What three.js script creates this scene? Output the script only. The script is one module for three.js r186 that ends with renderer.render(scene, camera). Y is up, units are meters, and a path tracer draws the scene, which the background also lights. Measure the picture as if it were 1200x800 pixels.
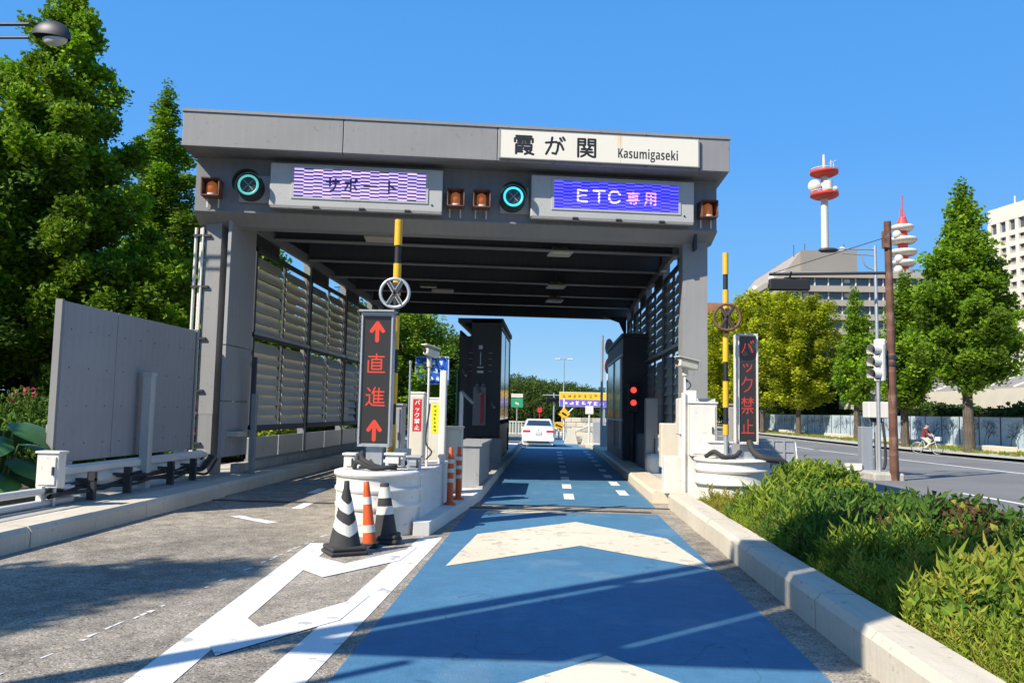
import * as THREE from 'three';
import { mergeGeometries, toCreasedNormals, mergeVertices } from 'three/addons/utils/BufferGeometryUtils.js';
import { RoundedBoxGeometry } from 'three/addons/geometries/RoundedBoxGeometry.js';
import { MarchingCubes } from 'three/addons/objects/MarchingCubes.js';

// ---------------------------------------------------------------- camera, sky, sun, exposure
const scene = new THREE.Scene();
const camera = new THREE.PerspectiveCamera(45.667, 1.5, 0.1, 2500);
camera.position.set(0, 1.5, 0);
camera.rotation.order = 'YXZ';
camera.rotation.set(0.08514, 0.04887, 0.02);
const renderer = new THREE.WebGLRenderer();
renderer.toneMapping = THREE.LinearToneMapping;
renderer.toneMappingExposure = 1.6;
renderer.shadowMap.enabled = true;

const SUN = new THREE.Vector3(-0.735 * 0.743, 0.669, 0.678 * 0.743).normalize();
{ // clear spring sky: deep blue overhead, paler towards the horizon, a soft aureole round the sun
  const W = 512, H = 256, d = new Float32Array(W * H * 4);
  const stops = [[0, .40, .58, .73], [.05, .27, .485, .70], [.14, .155, .385, .72], [.3, .088, .30, .70], [.5, .062, .25, .62], [1, .04, .17, .46]];
  for (let r = 0; r < H; r++) for (let c = 0; c < W; c++) {
    const el = ((r + .5) / H - .5) * Math.PI, az = ((c + .5) / W - .5) * 2 * Math.PI, y = Math.sin(el);
    const dir = [Math.cos(az) * Math.cos(el), y, Math.sin(az) * Math.cos(el)], cs = dir[0] * SUN.x + dir[1] * SUN.y + dir[2] * SUN.z;
    const t = Math.abs(y); let k = 0; while (k < stops.length - 2 && stops[k + 1][0] < t) k++;
    const a = stops[k], b = stops[k + 1], f = Math.min(1, Math.max(0, (t - a[0]) / (b[0] - a[0]))), o = (r * W + c) * 4;
    const glow = .35 * Math.exp((cs - 1) * 14);
    for (let i = 0; i < 3; i++) d[o + i] = y >= 0 ? .85 * (a[i + 1] + (b[i + 1] - a[i + 1]) * f) + glow : [.20, .20, .19][i];
    d[o + 3] = 1;
  }
  const t = new THREE.DataTexture(d, W, H, THREE.RGBAFormat, THREE.FloatType);
  t.mapping = THREE.EquirectangularReflectionMapping; t.magFilter = THREE.LinearFilter; t.needsUpdate = true;
  scene.background = t; scene.environment = t;
}
const sun = new THREE.DirectionalLight(new THREE.Color(1, .92, .78), 5.0);
sun.position.copy(SUN).multiplyScalar(120); sun.castShadow = true;
Object.assign(sun.shadow.camera, { left: -90, right: 90, top: 90, bottom: -90, near: 1, far: 400 });
sun.shadow.mapSize.set(4096, 4096);
scene.add(sun, sun.target);

// ---------------------------------------------------------------- helpers
function rng(seed) { let s = seed | 0; return () => { s = (s + 0x6d2b79f5) | 0; let t = Math.imul(s ^ (s >>> 15), 1 | s); t = (t + Math.imul(t ^ (t >>> 7), 61 | t)) ^ t; return ((t ^ (t >>> 14)) >>> 0) / 4294967296; }; }
const V = (x, y, z) => new THREE.Vector3(x, y, z), C = (r, g, b) => new THREE.Color().setRGB(r, g, b);
const taken = new Map();
function numbered(n) { const k = taken.get(n) || 0; taken.set(n, k + 1); return k ? n + '_' + String(k).padStart(3, '0') : n; }
function metreUV(g) { // texture coordinates in metres, by the way each face points
  const p = g.attributes.position, n = g.attributes.normal, uv = new Float32Array(p.count * 2);
  for (let i = 0; i < p.count; i++) {
    const ax = Math.abs(n.getX(i)), ay = Math.abs(n.getY(i)), az = Math.abs(n.getZ(i));
    const [u, v] = ay >= ax && ay >= az ? [p.getX(i), p.getZ(i)] : ax >= az ? [p.getZ(i), p.getY(i)] : [p.getX(i), p.getY(i)];
    uv[2 * i] = u; uv[2 * i + 1] = v;
  }
  g.setAttribute('uv', new THREE.BufferAttribute(uv, 2)); return g;
}
function place(g, x, y, z, ry = 0, rx = 0, rz = 0) { g.applyMatrix4(new THREE.Matrix4().compose(V(x, y, z), new THREE.Quaternion().setFromEuler(new THREE.Euler(rx, ry, rz, 'YXZ')), V(1, 1, 1))); return g; }
const box = (w, h, d, x = 0, y = 0, z = 0, ry = 0, rx = 0, rz = 0) => place(new THREE.BoxGeometry(w, h, d), x, y, z, ry, rx, rz);
const rbox = (w, h, d, x = 0, y = 0, z = 0, r = .012, ry = 0, rx = 0, rz = 0) => place(new RoundedBoxGeometry(w, h, d, 1, Math.min(r, w / 2.1, h / 2.1, d / 2.1)), x, y, z, ry, rx, rz);
const cyl = (r0, r1, h, x = 0, y = 0, z = 0, seg = 14, ry = 0, rx = 0, rz = 0) => place(new THREE.CylinderGeometry(r1, r0, h, seg), x, y, z, ry, rx, rz);
function bar(a, b, r, seg = 8, r1 = r) { // round bar from a to b
  const A = V(...a), B = V(...b), L = A.distanceTo(B), g = new THREE.CylinderGeometry(r1, r, L, seg);
  g.applyQuaternion(new THREE.Quaternion().setFromUnitVectors(V(0, 1, 0), B.clone().sub(A).normalize())); const m = A.add(B).multiplyScalar(.5); g.translate(m.x, m.y, m.z); return g;
}
const tube = (pts, r, n = 24, seg = 7) => new THREE.TubeGeometry(new THREE.CatmullRomCurve3(pts.map((p) => V(...p))), n, r, seg);
function merge(gs) { const l = (Array.isArray(gs) ? gs : [gs]).map((g) => { const q = g.index ? g.toNonIndexed() : g; for (const k of Object.keys(q.attributes)) if (!['position', 'normal', 'uv', 'color'].includes(k)) q.deleteAttribute(k); return q; }); return l.length > 1 ? mergeGeometries(l) : l[0]; }
function mesh(name, gs, m) { let g = merge(gs); if (m.userData.metre) g = metreUV(g); const o = new THREE.Mesh(g, m); o.name = name; o.castShadow = o.receiveShadow = true; return o; }
function tag(o, label, category, group, kind) { o.userData.label = label; if (category) o.userData.category = category; if (group) o.userData.group = group; if (kind) o.userData.kind = kind; return o; }
function thing(name, label, category, [x, y, z] = [0, 0, 0], ry = 0, group) { const o = new THREE.Group(); o.name = numbered(name); o.position.set(x, y, z); o.rotation.y = ry; scene.add(o); return tag(o, label, category, group); }
function part(parent, name, gs, m, label) { const o = mesh(name, gs, m); parent.add(o); if (label) o.userData.label = label; return o; }
function solo(name, gs, m, label, category, group, kind) { const o = mesh(numbered(name), gs, m); scene.add(o); return tag(o, label, category, group, kind); }
const struct = (name, gs, m, label) => solo(name, gs, m, label, name.replace(/_/g, ' ').split(' ').slice(-2).join(' '), null, 'structure');
function flat(pts, y) { // a level sheet from an outline of [x, z]; y may be a function of z
  const s = new THREE.ShapeGeometry(new THREE.Shape(pts.map(([x, z]) => new THREE.Vector2(x, -z)))); s.rotateX(-Math.PI / 2);
  const p = s.attributes.position; for (let i = 0; i < p.count; i++) p.setY(i, typeof y === 'function' ? y(p.getZ(i), p.getX(i)) : y);
  s.computeVertexNormals(); const n = s.attributes.normal; if (n.getY(0) < 0) for (let i = 0, ix = s.index.array; i < ix.length; i += 3) { const t = ix[i]; ix[i] = ix[i + 1]; ix[i + 1] = t; } s.computeVertexNormals(); return s;
}
function strip(x0, x1, z0, z1, y, n) { // sheet that follows a road's height
  const g = new THREE.PlaneGeometry(x1 - x0, z0 - z1, 2, n); g.rotateX(-Math.PI / 2); g.translate((x0 + x1) / 2, 0, (z0 + z1) / 2);
  const p = g.attributes.position; for (let i = 0; i < p.count; i++) p.setY(i, y(p.getZ(i), p.getX(i))); g.computeVertexNormals(); return g;
}
function extr(pts, depth, bevel = 0) { // outline in x,y pushed along z
  return new THREE.ExtrudeGeometry(new THREE.Shape(pts.map(([x, y]) => new THREE.Vector2(x, y))), { depth, bevelEnabled: bevel > 0, bevelSize: bevel, bevelThickness: bevel, bevelSegments: 1, steps: 1 });
}
const lathe = (pts, seg = 28) => new THREE.LatheGeometry(pts.map(([r, y]) => new THREE.Vector2(r, y)), seg);
const turn = (g, ry, x, y, z, rx = 0, rz = 0) => place(g, x, y, z, ry, rx, rz);

// ---------------------------------------------------------------- textures: what the surfaces are made of
const hash = (x, y, s) => { let h = Math.imul(x, 374761393) ^ Math.imul(y, 668265263) ^ Math.imul(s, 2147483647 - 977); h = Math.imul(h ^ (h >>> 13), 1274126177); return ((h ^ (h >>> 16)) >>> 0) / 4294967296; };
function vnoise(x, y, per, s) { const ix = Math.floor(x), iy = Math.floor(y), fx = x - ix, fy = y - iy, w = (i) => ((i % per) + per) % per, u = fx * fx * (3 - 2 * fx), v = fy * fy * (3 - 2 * fy);
  const a = hash(w(ix), w(iy), s), b = hash(w(ix + 1), w(iy), s), c = hash(w(ix), w(iy + 1), s), d = hash(w(ix + 1), w(iy + 1), s); return a + (b - a) * u + (c - a) * v + (a - b - c + d) * u * v; }
function fbm(u, v, per, oct, s) { let t = 0, a = .5, n = 0; for (let i = 0; i < oct; i++) { t += a * vnoise(u * per, v * per, per, s + i); n += a; a *= .55; per *= 2; } return t / n; }
function tex(size, metres, f, srgb = true) {
  const d = new Uint8Array(size * size * 4);
  for (let y = 0; y < size; y++) for (let x = 0; x < size; x++) { const c = f(x / size, y / size, x, y), o = (y * size + x) * 4; for (let i = 0; i < 3; i++) { let v = Math.min(1, Math.max(0, c[i])); if (srgb) v = v < .0031308 ? v * 12.92 : 1.055 * v ** (1 / 2.4) - .055; d[o + i] = v * 255; } d[o + 3] = 255; }
  const t = new THREE.DataTexture(d, size, size); t.wrapS = t.wrapT = THREE.RepeatWrapping; t.magFilter = THREE.LinearFilter; t.minFilter = THREE.LinearMipmapLinearFilter; t.generateMipmaps = true; t.repeat.set(1 / metres, 1 / metres); if (srgb) t.colorSpace = THREE.SRGBColorSpace; t.needsUpdate = true; return t;
}
const grey = (f) => (u, v, x, y) => { const g = f(u, v, x, y); return [g, g, g]; };
const sm = (a, b, x) => { const t = Math.min(1, Math.max(0, (x - a) / (b - a))); return t * t * (3 - 2 * t); };
const asphaltTex = tex(1536, 9, (u, v, x, y) => { const st = hash(x >> 1, y >> 1, 3), fine = hash(x, y, 5), big = fbm(u, v, 5, 5, 11), mid = fbm(u, v, 60, 3, 21);
  let g = .64 + .55 * (big - .5) + .55 * (mid - .5); g *= .62 + .76 * (st * .65 + fine * .35); if (st > .92) g *= 1.4; if (st < .08) g *= .5;
  const crack = Math.abs(fbm(u, v, 4, 6, 41) - .5); if (crack < .0022) g *= .62; return [g * .365, g * .322, g * .265]; });
const asphaltBump = tex(1024, 3, grey((u, v, x, y) => .5 * hash(x >> 1, y >> 1, 7) + .5 * fbm(u, v, 90, 2, 8)), false);
const streetTex = tex(1024, 9, (u, v, x, y) => { const st = hash(x, y, 3), big = fbm(u, v, 4, 5, 61); let g = .75 + .45 * (big - .5); g *= .84 + .32 * st; return [g * .20, g * .195, g * .19]; });
const blueTex = tex(1536, 9, (u, v, x, y) => { const big = fbm(u, v, 4, 5, 31), mid = fbm(u, v, 70, 3, 33), st = hash(x >> 1, y >> 1, 35), fine = hash(x, y, 36);
  let g = .9 + .32 * (big - .5) + .22 * (mid - .5); g *= .88 + .24 * (st * .5 + fine * .5); const worn = sm(.60, .72, fbm(u, v, 18, 5, 39)) * .35 + (st > .992 ? .5 : 0); const crack = Math.abs(fbm(u, v, 3, 6, 44) - .5) < .0016 ? .72 : 1;
  return [(.052 * g + worn * .08) * crack, (.168 * g + worn * .06) * crack, (.290 * g + worn * .03) * crack]; });
const creamTex = tex(768, 5, (u, v, x, y) => { const big = fbm(u, v, 4, 5, 51), st = hash(x, y, 52), sp = fbm(u, v, 40, 3, 53); let g = .92 + .22 * (big - .5); g *= .93 + .14 * st; if (sp > .72) g *= .72; const c = Math.abs(fbm(u, v, 5, 5, 55) - .5) < .003 ? .7 : 1; return [g * .66 * c, g * .58 * c, g * .45 * c]; });
const whiteLineTex = tex(768, 4, (u, v, x, y) => { const big = fbm(u, v, 5, 5, 57), st = hash(x, y, 58), w = fbm(u, v, 26, 4, 59); let g = .93 + .16 * (big - .5); g *= .94 + .12 * st; if (w > .73) g *= .62; return [g * .70, g * .695, g * .68]; });
const concreteTex = tex(768, 3, (u, v, x, y) => { const big = fbm(u, v, 4, 6, 71), st = hash(x, y, 72), spot = fbm(u, v, 24, 4, 73), streak = fbm(u * 9, v, 4, 4, 74); let g = .8 + .5 * (big - .5) + .3 * (streak - .5); g *= .9 + .2 * st; if (spot > .74) g *= .7; return [g * .49, g * .46, g * .405]; });
const concreteBump = tex(512, 1, grey((u, v, x, y) => .3 * hash(x, y, 75) + .7 * fbm(u, v, 20, 4, 76)), false);
const paintTex = (r, g, b, amt, seed, m = 2.5) => tex(512, m, (u, v, x, y) => { const big = fbm(u, v, 3, 5, seed), str = fbm(u * 14, v, 3, 4, seed + 1), st = hash(x, y, seed + 2), spot = fbm(u, v, 40, 3, seed + 3); let k = 1 + amt * (big - .5) + amt * .7 * (str - .5) + .05 * (st - .5); if (spot > .78) k *= 1 - amt * .8; return [r * k, g * k * (1 - amt * .04), b * k * (1 - amt * .1)]; });
const soilTex = tex(512, 2, (u, v, x, y) => { const k = .5 + fbm(u, v, 12, 5, 81) * .6 + .3 * (hash(x, y, 82) - .5); return [.11 * k, .078 * k, .045 * k]; });
const barkTex = tex(512, 1, (u, v, x, y) => { const k = .35 + 1.1 * Math.abs(fbm(u * 5, v, 6, 5, 91) - .35) + .2 * (hash(x, y, 92) - .5); return [.16 * k, .125 * k, .095 * k]; });
const barkBump = tex(256, 1, grey((u, v) => fbm(u * 5, v, 6, 5, 91)), false);
const rustTex = tex(512, 1.2, (u, v, x, y) => { const k = .7 + .6 * (fbm(u * 4, v, 5, 5, 95) - .5) + .2 * (hash(x, y, 96) - .5), f = sm(.5, .68, fbm(u, v, 9, 4, 97)); return [(.17 + .08 * f) * k, (.075 + .06 * f) * k, (.05 + .05 * f) * k]; });

const mat = (o) => { const { metre, ...rest } = o; const m = new (rest.transmission || rest.clearcoat ? THREE.MeshPhysicalMaterial : THREE.MeshStandardMaterial)({ roughness: .7, ...rest }); if (metre) m.userData.metre = true; return m; };
const TX = (t, o = {}) => mat({ map: t, metre: true, ...o });
const M = {
  asphalt: TX(asphaltTex, { roughness: .92, bumpMap: asphaltBump, bumpScale: .006 }),
  street: TX(streetTex, { roughness: .9 }),
  blue: TX(blueTex, { roughness: .78, bumpMap: asphaltBump, bumpScale: .003 }),
  cream: TX(creamTex, { roughness: .8, bumpMap: asphaltBump, bumpScale: .003 }),
  line: TX(whiteLineTex, { roughness: .8, bumpMap: asphaltBump, bumpScale: .003 }),
  concrete: TX(concreteTex, { roughness: .9, bumpMap: concreteBump, bumpScale: .004 }),
  kerbTan: TX(paintTex(.52, .475, .395, .34, 220), { roughness: .9, bumpMap: concreteBump, bumpScale: .004 }),
  brushed: mat({ color: C(.42, .44, .44), roughness: .16, metalness: .85 }),
  soil: TX(soilTex, { roughness: 1 }),
  bark: TX(barkTex, { roughness: .95, bumpMap: barkBump, bumpScale: .02 }),
  rust: TX(rustTex, { roughness: .85 }),
  fascia: TX(paintTex(.245, .242, .24, .2, 101), { roughness: .5 }),
  greyPaint: TX(paintTex(.22, .22, .22, .18, 107), { roughness: .55 }),
  midGrey: TX(paintTex(.20, .205, .215, .18, 113), { roughness: .55 }),
  panelGrey: TX(paintTex(.28, .283, .29, .2, 119), { roughness: .6 }),
  housing: TX(paintTex(.40, .40, .39, .14, 116), { roughness: .55 }),
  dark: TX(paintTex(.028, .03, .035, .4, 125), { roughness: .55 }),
  navy: TX(paintTex(.045, .05, .06, .4, 131), { roughness: .6 }),
  slat: TX(paintTex(.42, .40, .34, .3, 137), { roughness: .5 }),
  white: TX(paintTex(.63, .61, .565, .2, 143), { roughness: .55 }),
  islandWhite: TX(paintTex(.62, .605, .57, .3, 149), { roughness: .75 }),
  offWhite: TX(paintTex(.56, .52, .43, .2, 155), { roughness: .6 }),
  tan: TX(paintTex(.60, .52, .40, .18, 161), { roughness: .6 }),
  galv: TX(paintTex(.42, .44, .46, .22, 167), { roughness: .42, metalness: .55 }),
  steelDark: mat({ color: C(.045, .045, .05), roughness: .5, metalness: .3 }),
  black: mat({ color: C(.012, .012, .013), roughness: .55 }),
  rubber: TX(paintTex(.03, .03, .032, .5, 173), { roughness: .8 }),
  yellow: TX(paintTex(.72, .40, .02, .2, 179), { roughness: .45 }),
  orange: TX(paintTex(.62, .09, .015, .25, 185), { roughness: .5 }),
  red: mat({ color: C(.5, .025, .03), roughness: .5 }),
  reflect: TX(paintTex(.60, .58, .52, .3, 191), { roughness: .45 }),
  glassDark: mat({ color: C(.02, .025, .03), roughness: .06, metalness: .0, clearcoat: 1, clearcoatRoughness: .05 }),
  lens: mat({ color: C(.03, .03, .035), roughness: .12 }),
  bldConcrete: TX(paintTex(.31, .285, .25, .15, 197, 12), { roughness: .85 }),
  bldGrey: TX(paintTex(.23, .215, .195, .12, 203, 14), { roughness: .8 }),
  bldWhite: TX(paintTex(.56, .53, .48, .1, 209, 14), { roughness: .8 }),
  towerRed: mat({ color: C(.55, .055, .04), roughness: .55 }),
  windowGlass: mat({ color: C(.05, .065, .08), roughness: .08, clearcoat: 1 }),
  brick: TX(paintTex(.30, .13, .07, .3, 215), { roughness: .85 }),
};
// ---------------------------------------------------------------- lettering drawn stroke by stroke (100 x 100 box, y down)
const GLYPH = {
  '霞': [[[14, 7], [86, 7]], [[8, 36], [8, 19], [92, 19], [92, 36]], [[50, 7], [50, 44]], [[22, 28], [39, 28]], [[22, 38], [39, 38]], [[61, 28], [78, 28]], [[61, 38], [78, 38]], [[14, 97], [14, 50], [45, 50], [45, 63], [14, 63]], [[14, 75], [43, 75]], [[14, 87], [43, 87]], [[54, 50], [87, 50], [87, 64], [54, 64]], [[54, 74], [87, 74], [78, 88], [56, 98]], [[58, 76], [72, 90], [96, 98]]],
  'が': [[[6, 34], [56, 28], [66, 36], [62, 70], [54, 90], [38, 86]], [[36, 6], [30, 46], [8, 92]], [[70, 30], [82, 46], [90, 66]], [[74, 8], [82, 22]], [[88, 3], [96, 17]]],
  '関': [[[9, 98], [9, 6], [42, 6], [42, 36], [9, 36]], [[9, 21], [42, 21]], [[91, 36], [58, 36], [58, 6], [91, 6], [91, 96], [80, 96]], [[58, 21], [91, 21]], [[35, 43], [40, 53]], [[66, 43], [60, 53]], [[26, 58], [74, 58]], [[22, 72], [78, 72]], [[50, 58], [49, 74], [42, 86], [24, 96]], [[51, 76], [62, 88], [78, 95]]],
  '直': [[[12, 16], [88, 16]], [[50, 3], [50, 30]], [[28, 30], [76, 30], [76, 78], [28, 78], [28, 30]], [[28, 46], [76, 46]], [[28, 62], [76, 62]], [[10, 36], [10, 93], [92, 93]]],
  '進': [[[12, 8], [24, 22]], [[5, 42], [22, 42], [22, 72], [5, 92]], [[20, 76], [36, 91], [96, 93]], [[48, 5], [34, 34]], [[43, 26], [43, 80]], [[42, 25], [92, 25]], [[68, 8], [66, 78]], [[43, 43], [88, 43]], [[43, 60], [88, 60]], [[43, 78], [94, 78]]],
  'バ': [[[34, 26], [28, 58], [8, 92]], [[58, 28], [76, 56], [88, 90]], [[74, 8], [80, 22]], [[90, 4], [96, 18]]],
  'ッ': [[[20, 46], [28, 62]], [[44, 40], [52, 57]], [[82, 44], [74, 70], [44, 96]]],
  'ク': [[[38, 6], [28, 34], [8, 54]], [[34, 22], [84, 22], [76, 58], [54, 84], [28, 97]]],
  '禁': [[[6, 14], [46, 14]], [[26, 2], [26, 46]], [[26, 16], [6, 38]], [[26, 18], [45, 34]], [[54, 14], [94, 14]], [[74, 2], [74, 46]], [[74, 16], [55, 36]], [[74, 18], [95, 36]], [[26, 54], [74, 54]], [[8, 68], [92, 68]], [[50, 68], [50, 97], [40, 95]], [[28, 77], [12, 94]], [[70, 77], [88, 93]]],
  '止': [[[52, 4], [52, 90]], [[52, 42], [86, 42]], [[22, 40], [22, 90]], [[5, 92], [95, 92]]],
  'サ': [[[6, 30], [94, 30]], [[30, 8], [30, 62]], [[70, 8], [70, 52], [60, 80], [36, 97]]],
  'ポ': [[[10, 28], [80, 28]], [[48, 6], [48, 94], [38, 92]], [[26, 48], [10, 80]], [[70, 48], [88, 80]], [[86, 6], [92, 12], [86, 18], [80, 12], [86, 6]]],
  'ー': [[[6, 50], [94, 50]]], 'ト': [[[38, 6], [38, 97]], [[38, 38], [82, 62]]],
  '専': [[[8, 15], [92, 15]], [[20, 26], [80, 26], [80, 58], [20, 58], [20, 26]], [[20, 42], [80, 42]], [[50, 4], [50, 58]], [[5, 70], [95, 70]], [[70, 60], [70, 96], [56, 94]], [[26, 78], [36, 90]]],
  '用': [[[6, 97], [18, 70], [18, 8], [84, 8], [84, 96], [72, 95]], [[18, 36], [84, 36]], [[18, 62], [84, 62]], [[50, 8], [50, 94]]],
  'E': [[[84, 6], [14, 6], [14, 94], [86, 94]], [[14, 49], [78, 49]]], 'T': [[[6, 6], [94, 6]], [[50, 6], [50, 96]]], 'C': [[[90, 26], [70, 6], [32, 6], [10, 30], [10, 70], [32, 94], [70, 94], [90, 74]]],
  '↑': [[[50, 98], [50, 10]], [[10, 48], [50, 6], [90, 48]]],
};
function glyph(c, ch, x, y, w, h, lw) { c.lineWidth = lw; c.lineCap = 'round'; c.lineJoin = 'round'; for (const s of GLYPH[ch]) { c.beginPath(); s.forEach(([px, py], i) => c[i ? 'lineTo' : 'moveTo'](x + px / 100 * w, y + py / 100 * h)); c.stroke(); } }
function scribble(c, x, y, w, h, lw, seed) { const r = rng(seed); c.lineWidth = lw; c.lineCap = 'butt'; for (let i = 0; i < 5; i++) { c.beginPath(); if (i % 2) { const q = x + w * (.15 + .7 * r()); c.moveTo(q, y + h * r() * .3); c.lineTo(q + (r() - .5) * w * .2, y + h * (.7 + .3 * r())); } else { const q = y + h * (.1 + .8 * r()); c.moveTo(x + w * .1 * r(), q); c.lineTo(x + w * (.6 + .4 * r()), q); } c.stroke(); } } // lettering too small to read
function canvasTex(w, h, draw) { const cv = document.createElement('canvas'); cv.width = w; cv.height = h; const c = cv.getContext('2d'); draw(c, w, h); const t = new THREE.CanvasTexture(cv); t.colorSpace = THREE.SRGBColorSpace; t.magFilter = THREE.LinearFilter; return t; }
function face(w, h) { return new THREE.PlaneGeometry(w, h); } // front of a printed plate, uv 0..1
function plate(parent, name, w, h, x, y, z, m, ry = 0, label) { const o = new THREE.Mesh(face(w, h), m); o.name = name; o.position.set(x, y, z); o.rotation.y = ry; o.receiveShadow = true; parent.add(o); if (label) o.userData.label = label; return o; }
const printed = (t, rough = .5) => new THREE.MeshStandardMaterial({ map: t, roughness: rough });
const glowing = (t, k, rough = .35) => new THREE.MeshStandardMaterial({ color: C(.02, .02, .02), roughness: rough, emissive: C(1, 1, 1), emissiveMap: t, emissiveIntensity: k });

// ---------------------------------------------------------------- ground, roads and painted markings
const roadY = (z) => z > -33 ? 0 : z > -46 ? -.45 * sm(33, 46, -z) : -.45;
const streetY = (z) => z > -50 ? -.04 + .01 * z : -.54;
struct('ground', flat([[-900, 40], [900, 40], [900, -1300], [-900, -1300]], -.75), TX(soilTex, { roughness: 1, color: C(1.6, 1.7, 1.4) }), 'flat ground reaching to the horizon beyond the streets');
struct('toll_road', strip(-5.6, 2.3, 12, -72, roadY, 160), M.asphalt, 'worn grey asphalt of the toll entrance with brownish aggregate');
struct('street', strip(4.75, 22.2, 12, -320, streetY, 60), M.street, 'grey asphalt street beyond the planted strip');
struct('far_pavement', strip(22.4, 28, 12, -320, (z) => streetY(z) + .13, 60), M.concrete, 'pale pavement along the far side of the street');
struct('far_kerb', strip(22.2, 22.42, 12, -320, (z) => streetY(z) + .135, 60), M.concrete, 'pale kerb line between street and far pavement');
struct('planted_strip', strip(2.05, 4.76, 12, -12.2, () => .1, 10), M.soil, 'brown soil strip under the roadside shrubs');
struct('median', strip(2.2, 4.76, -12.2, -75, (z) => Math.max(-.5, roadY(z)) - .02, 60), M.concrete, 'concrete median beside the toll lane and the street');
struct('verge', flat([[-60, 30], [-5.7, 30], [-5.7, -70], [-60, -70]], .02), M.soil, 'shady brown planting ground behind the roadside barrier');

const Y1 = .004, Y2 = .008;
{ // blue lane surface, cut at the expansion joint
  struct('blue_lane', strip(-1.19, 1.62, 8, -12.3, () => Y1, 4), M.blue, 'blue painted toll lane surface in the foreground');
  struct('blue_lane', strip(-1.10, 1.70, -13.15, -60, (z) => roadY(z) + Y1, 100), M.blue, 'blue painted toll lane surface under the toll gantry');
  const chev = (z, lx = -.98, rx = 1.58) => flat([[lx, z + 1.65], [.36, z + .25], [1.6, z + 1.45], [1.42, z - .45], [.37, z - 1.72], [-.86, z - .4]], Y2);
  struct('lane_chevron', chev(-9.53), M.cream, 'cream chevron arrow on the blue lane before the gantry');
  struct('lane_chevron', chev(-3.45), M.cream, 'cream chevron arrow cut off by the bottom edge of the picture');
  struct('lane_chevron', flat([[-.95, -11.9], [.36, -12.28], [-.1, -12.28], [-.9, -12.2]], Y2), M.cream, 'thin cream sliver of paint at the expansion joint');
  for (let i = 0; i < 9; i++) { const z = -14.1 - i * 1.95;
    struct('lane_dash', strip(.26, .44, z, z - .95, (q) => roadY(q) + Y2, 2), M.line, 'white dash of the inner guide line under the gantry, number ' + ['one', 'two', 'three', 'four', 'five', 'six', 'seven', 'eight', 'nine'][i] + ' from the joint');
    struct('lane_dash', strip(1.28, 1.46, z - .9, z - 1.85, (q) => roadY(q) + Y2, 2), M.line, 'white dash of the outer guide line under the gantry, number ' + ['one', 'two', 'three', 'four', 'five', 'six', 'seven', 'eight', 'nine'][i] + ' from the joint'); }
  for (const [x, z, a, n] of [[-3.73, -12.36, .05, 'nearest the gantry'], [-3.9, -10.7, .9, 'bent piece beside the joint'], [-4.15, -14.5, .05, 'just under the gantry'], [-4.33, -16.9, .05, 'deep under the gantry']])
    struct('lane_dash', place(new THREE.PlaneGeometry(.16, .9), x, Y1, z, a, -Math.PI / 2), M.line, 'worn white dash on the support lane ' + n);
  // the white diverging stripe with its bars
  const q = (pts, n, y = Y1) => struct('stripe_marking', flat(pts, y), M.line, n);
  q([[-2.62, -8.98], [-2.36, -8.98], [-1.84, -2.2], [-2.10, -2.2]], 'white outer line of the diverging stripe before the island');
  q([[-1.50, -9.62], [-1.24, -9.62], [-1.34, -2.2], [-1.62, -2.2]], 'white inner line of the diverging stripe before the island');
  const bar2 = (z, n) => q([[-2.50 + .075 * (z + 8), z], [-1.98, z + .55], [-1.46, z - .35], [-1.42, z - 1.15], [-1.95, z - .1], [-2.53 + .075 * (z + 8), z - .62]], n, Y2);
  bar2(-7.75, 'white V shaped bar of the stripe close to the cones'); bar2(-5.45, 'white V shaped bar of the stripe nearest the camera');
  { const r = rng(15), gs = []; for (let i = 0; i < 60; i++) { const z = -4.2 - i * .092, x = -3.02 + .075 * -(z + 4) + (r() - .5) * .03; if (r() < .5) continue; const l = .03 + r() * .08, w = .008 + r() * .024; gs.push(flat([[x - w, z], [x + w * r(), z + .02 * r()], [x + w * .8, z - l], [x - w * r(), z - l * .8]], Y1)); } struct('worn_line', gs, M.line, 'worn away remains of an old white line beside the diverging stripe'); }
  for (const [x0, x1, z0, z1, n] of [[12.0, 12.16, -10, -12, 'a'], [9.7, 9.86, -17, -20, 'b'], [9.7, 9.86, -25, -28, 'c'], [9.7, 9.86, -33, -36, 'd']])
    struct('street_dash', strip(x0, x1, z0, z1, (z) => streetY(z) + .005, 2), M.line, 'short white lane dash on the side street, ' + { a: 'beside the shrubs', b: 'at the tip of the gantry shadow', c: 'near the brown pole', d: 'beyond the brown pole' }[n]);
  struct('street_line', strip(16.4, 16.6, -14, -120, (z) => streetY(z) + .005, 20), M.line, 'long white line on the far lane of the street');
  struct('street_line', strip(21.2, 21.36, 0, -160, (z) => streetY(z) + .005, 20), M.line, 'white edge line beside the far kerb of the street');
  struct('street_line', strip(6.6, 6.74, -13, -40, (z) => streetY(z) + .005, 20), M.line, 'white line beside the median crossing the gantry shadow');
  // steel expansion joint
  struct('expansion_joint', [box(.9 + 6.4, .012, .07, -2.1, .007, -12.62, -.03)], M.steelDark, 'dark steel expansion joint across the lanes before the gantry');
  struct('expansion_joint', [box(3.0, .012, .05, .45, .007, -13.05, -.0)], M.steelDark, 'second dark joint line across the blue lane');
}
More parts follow.
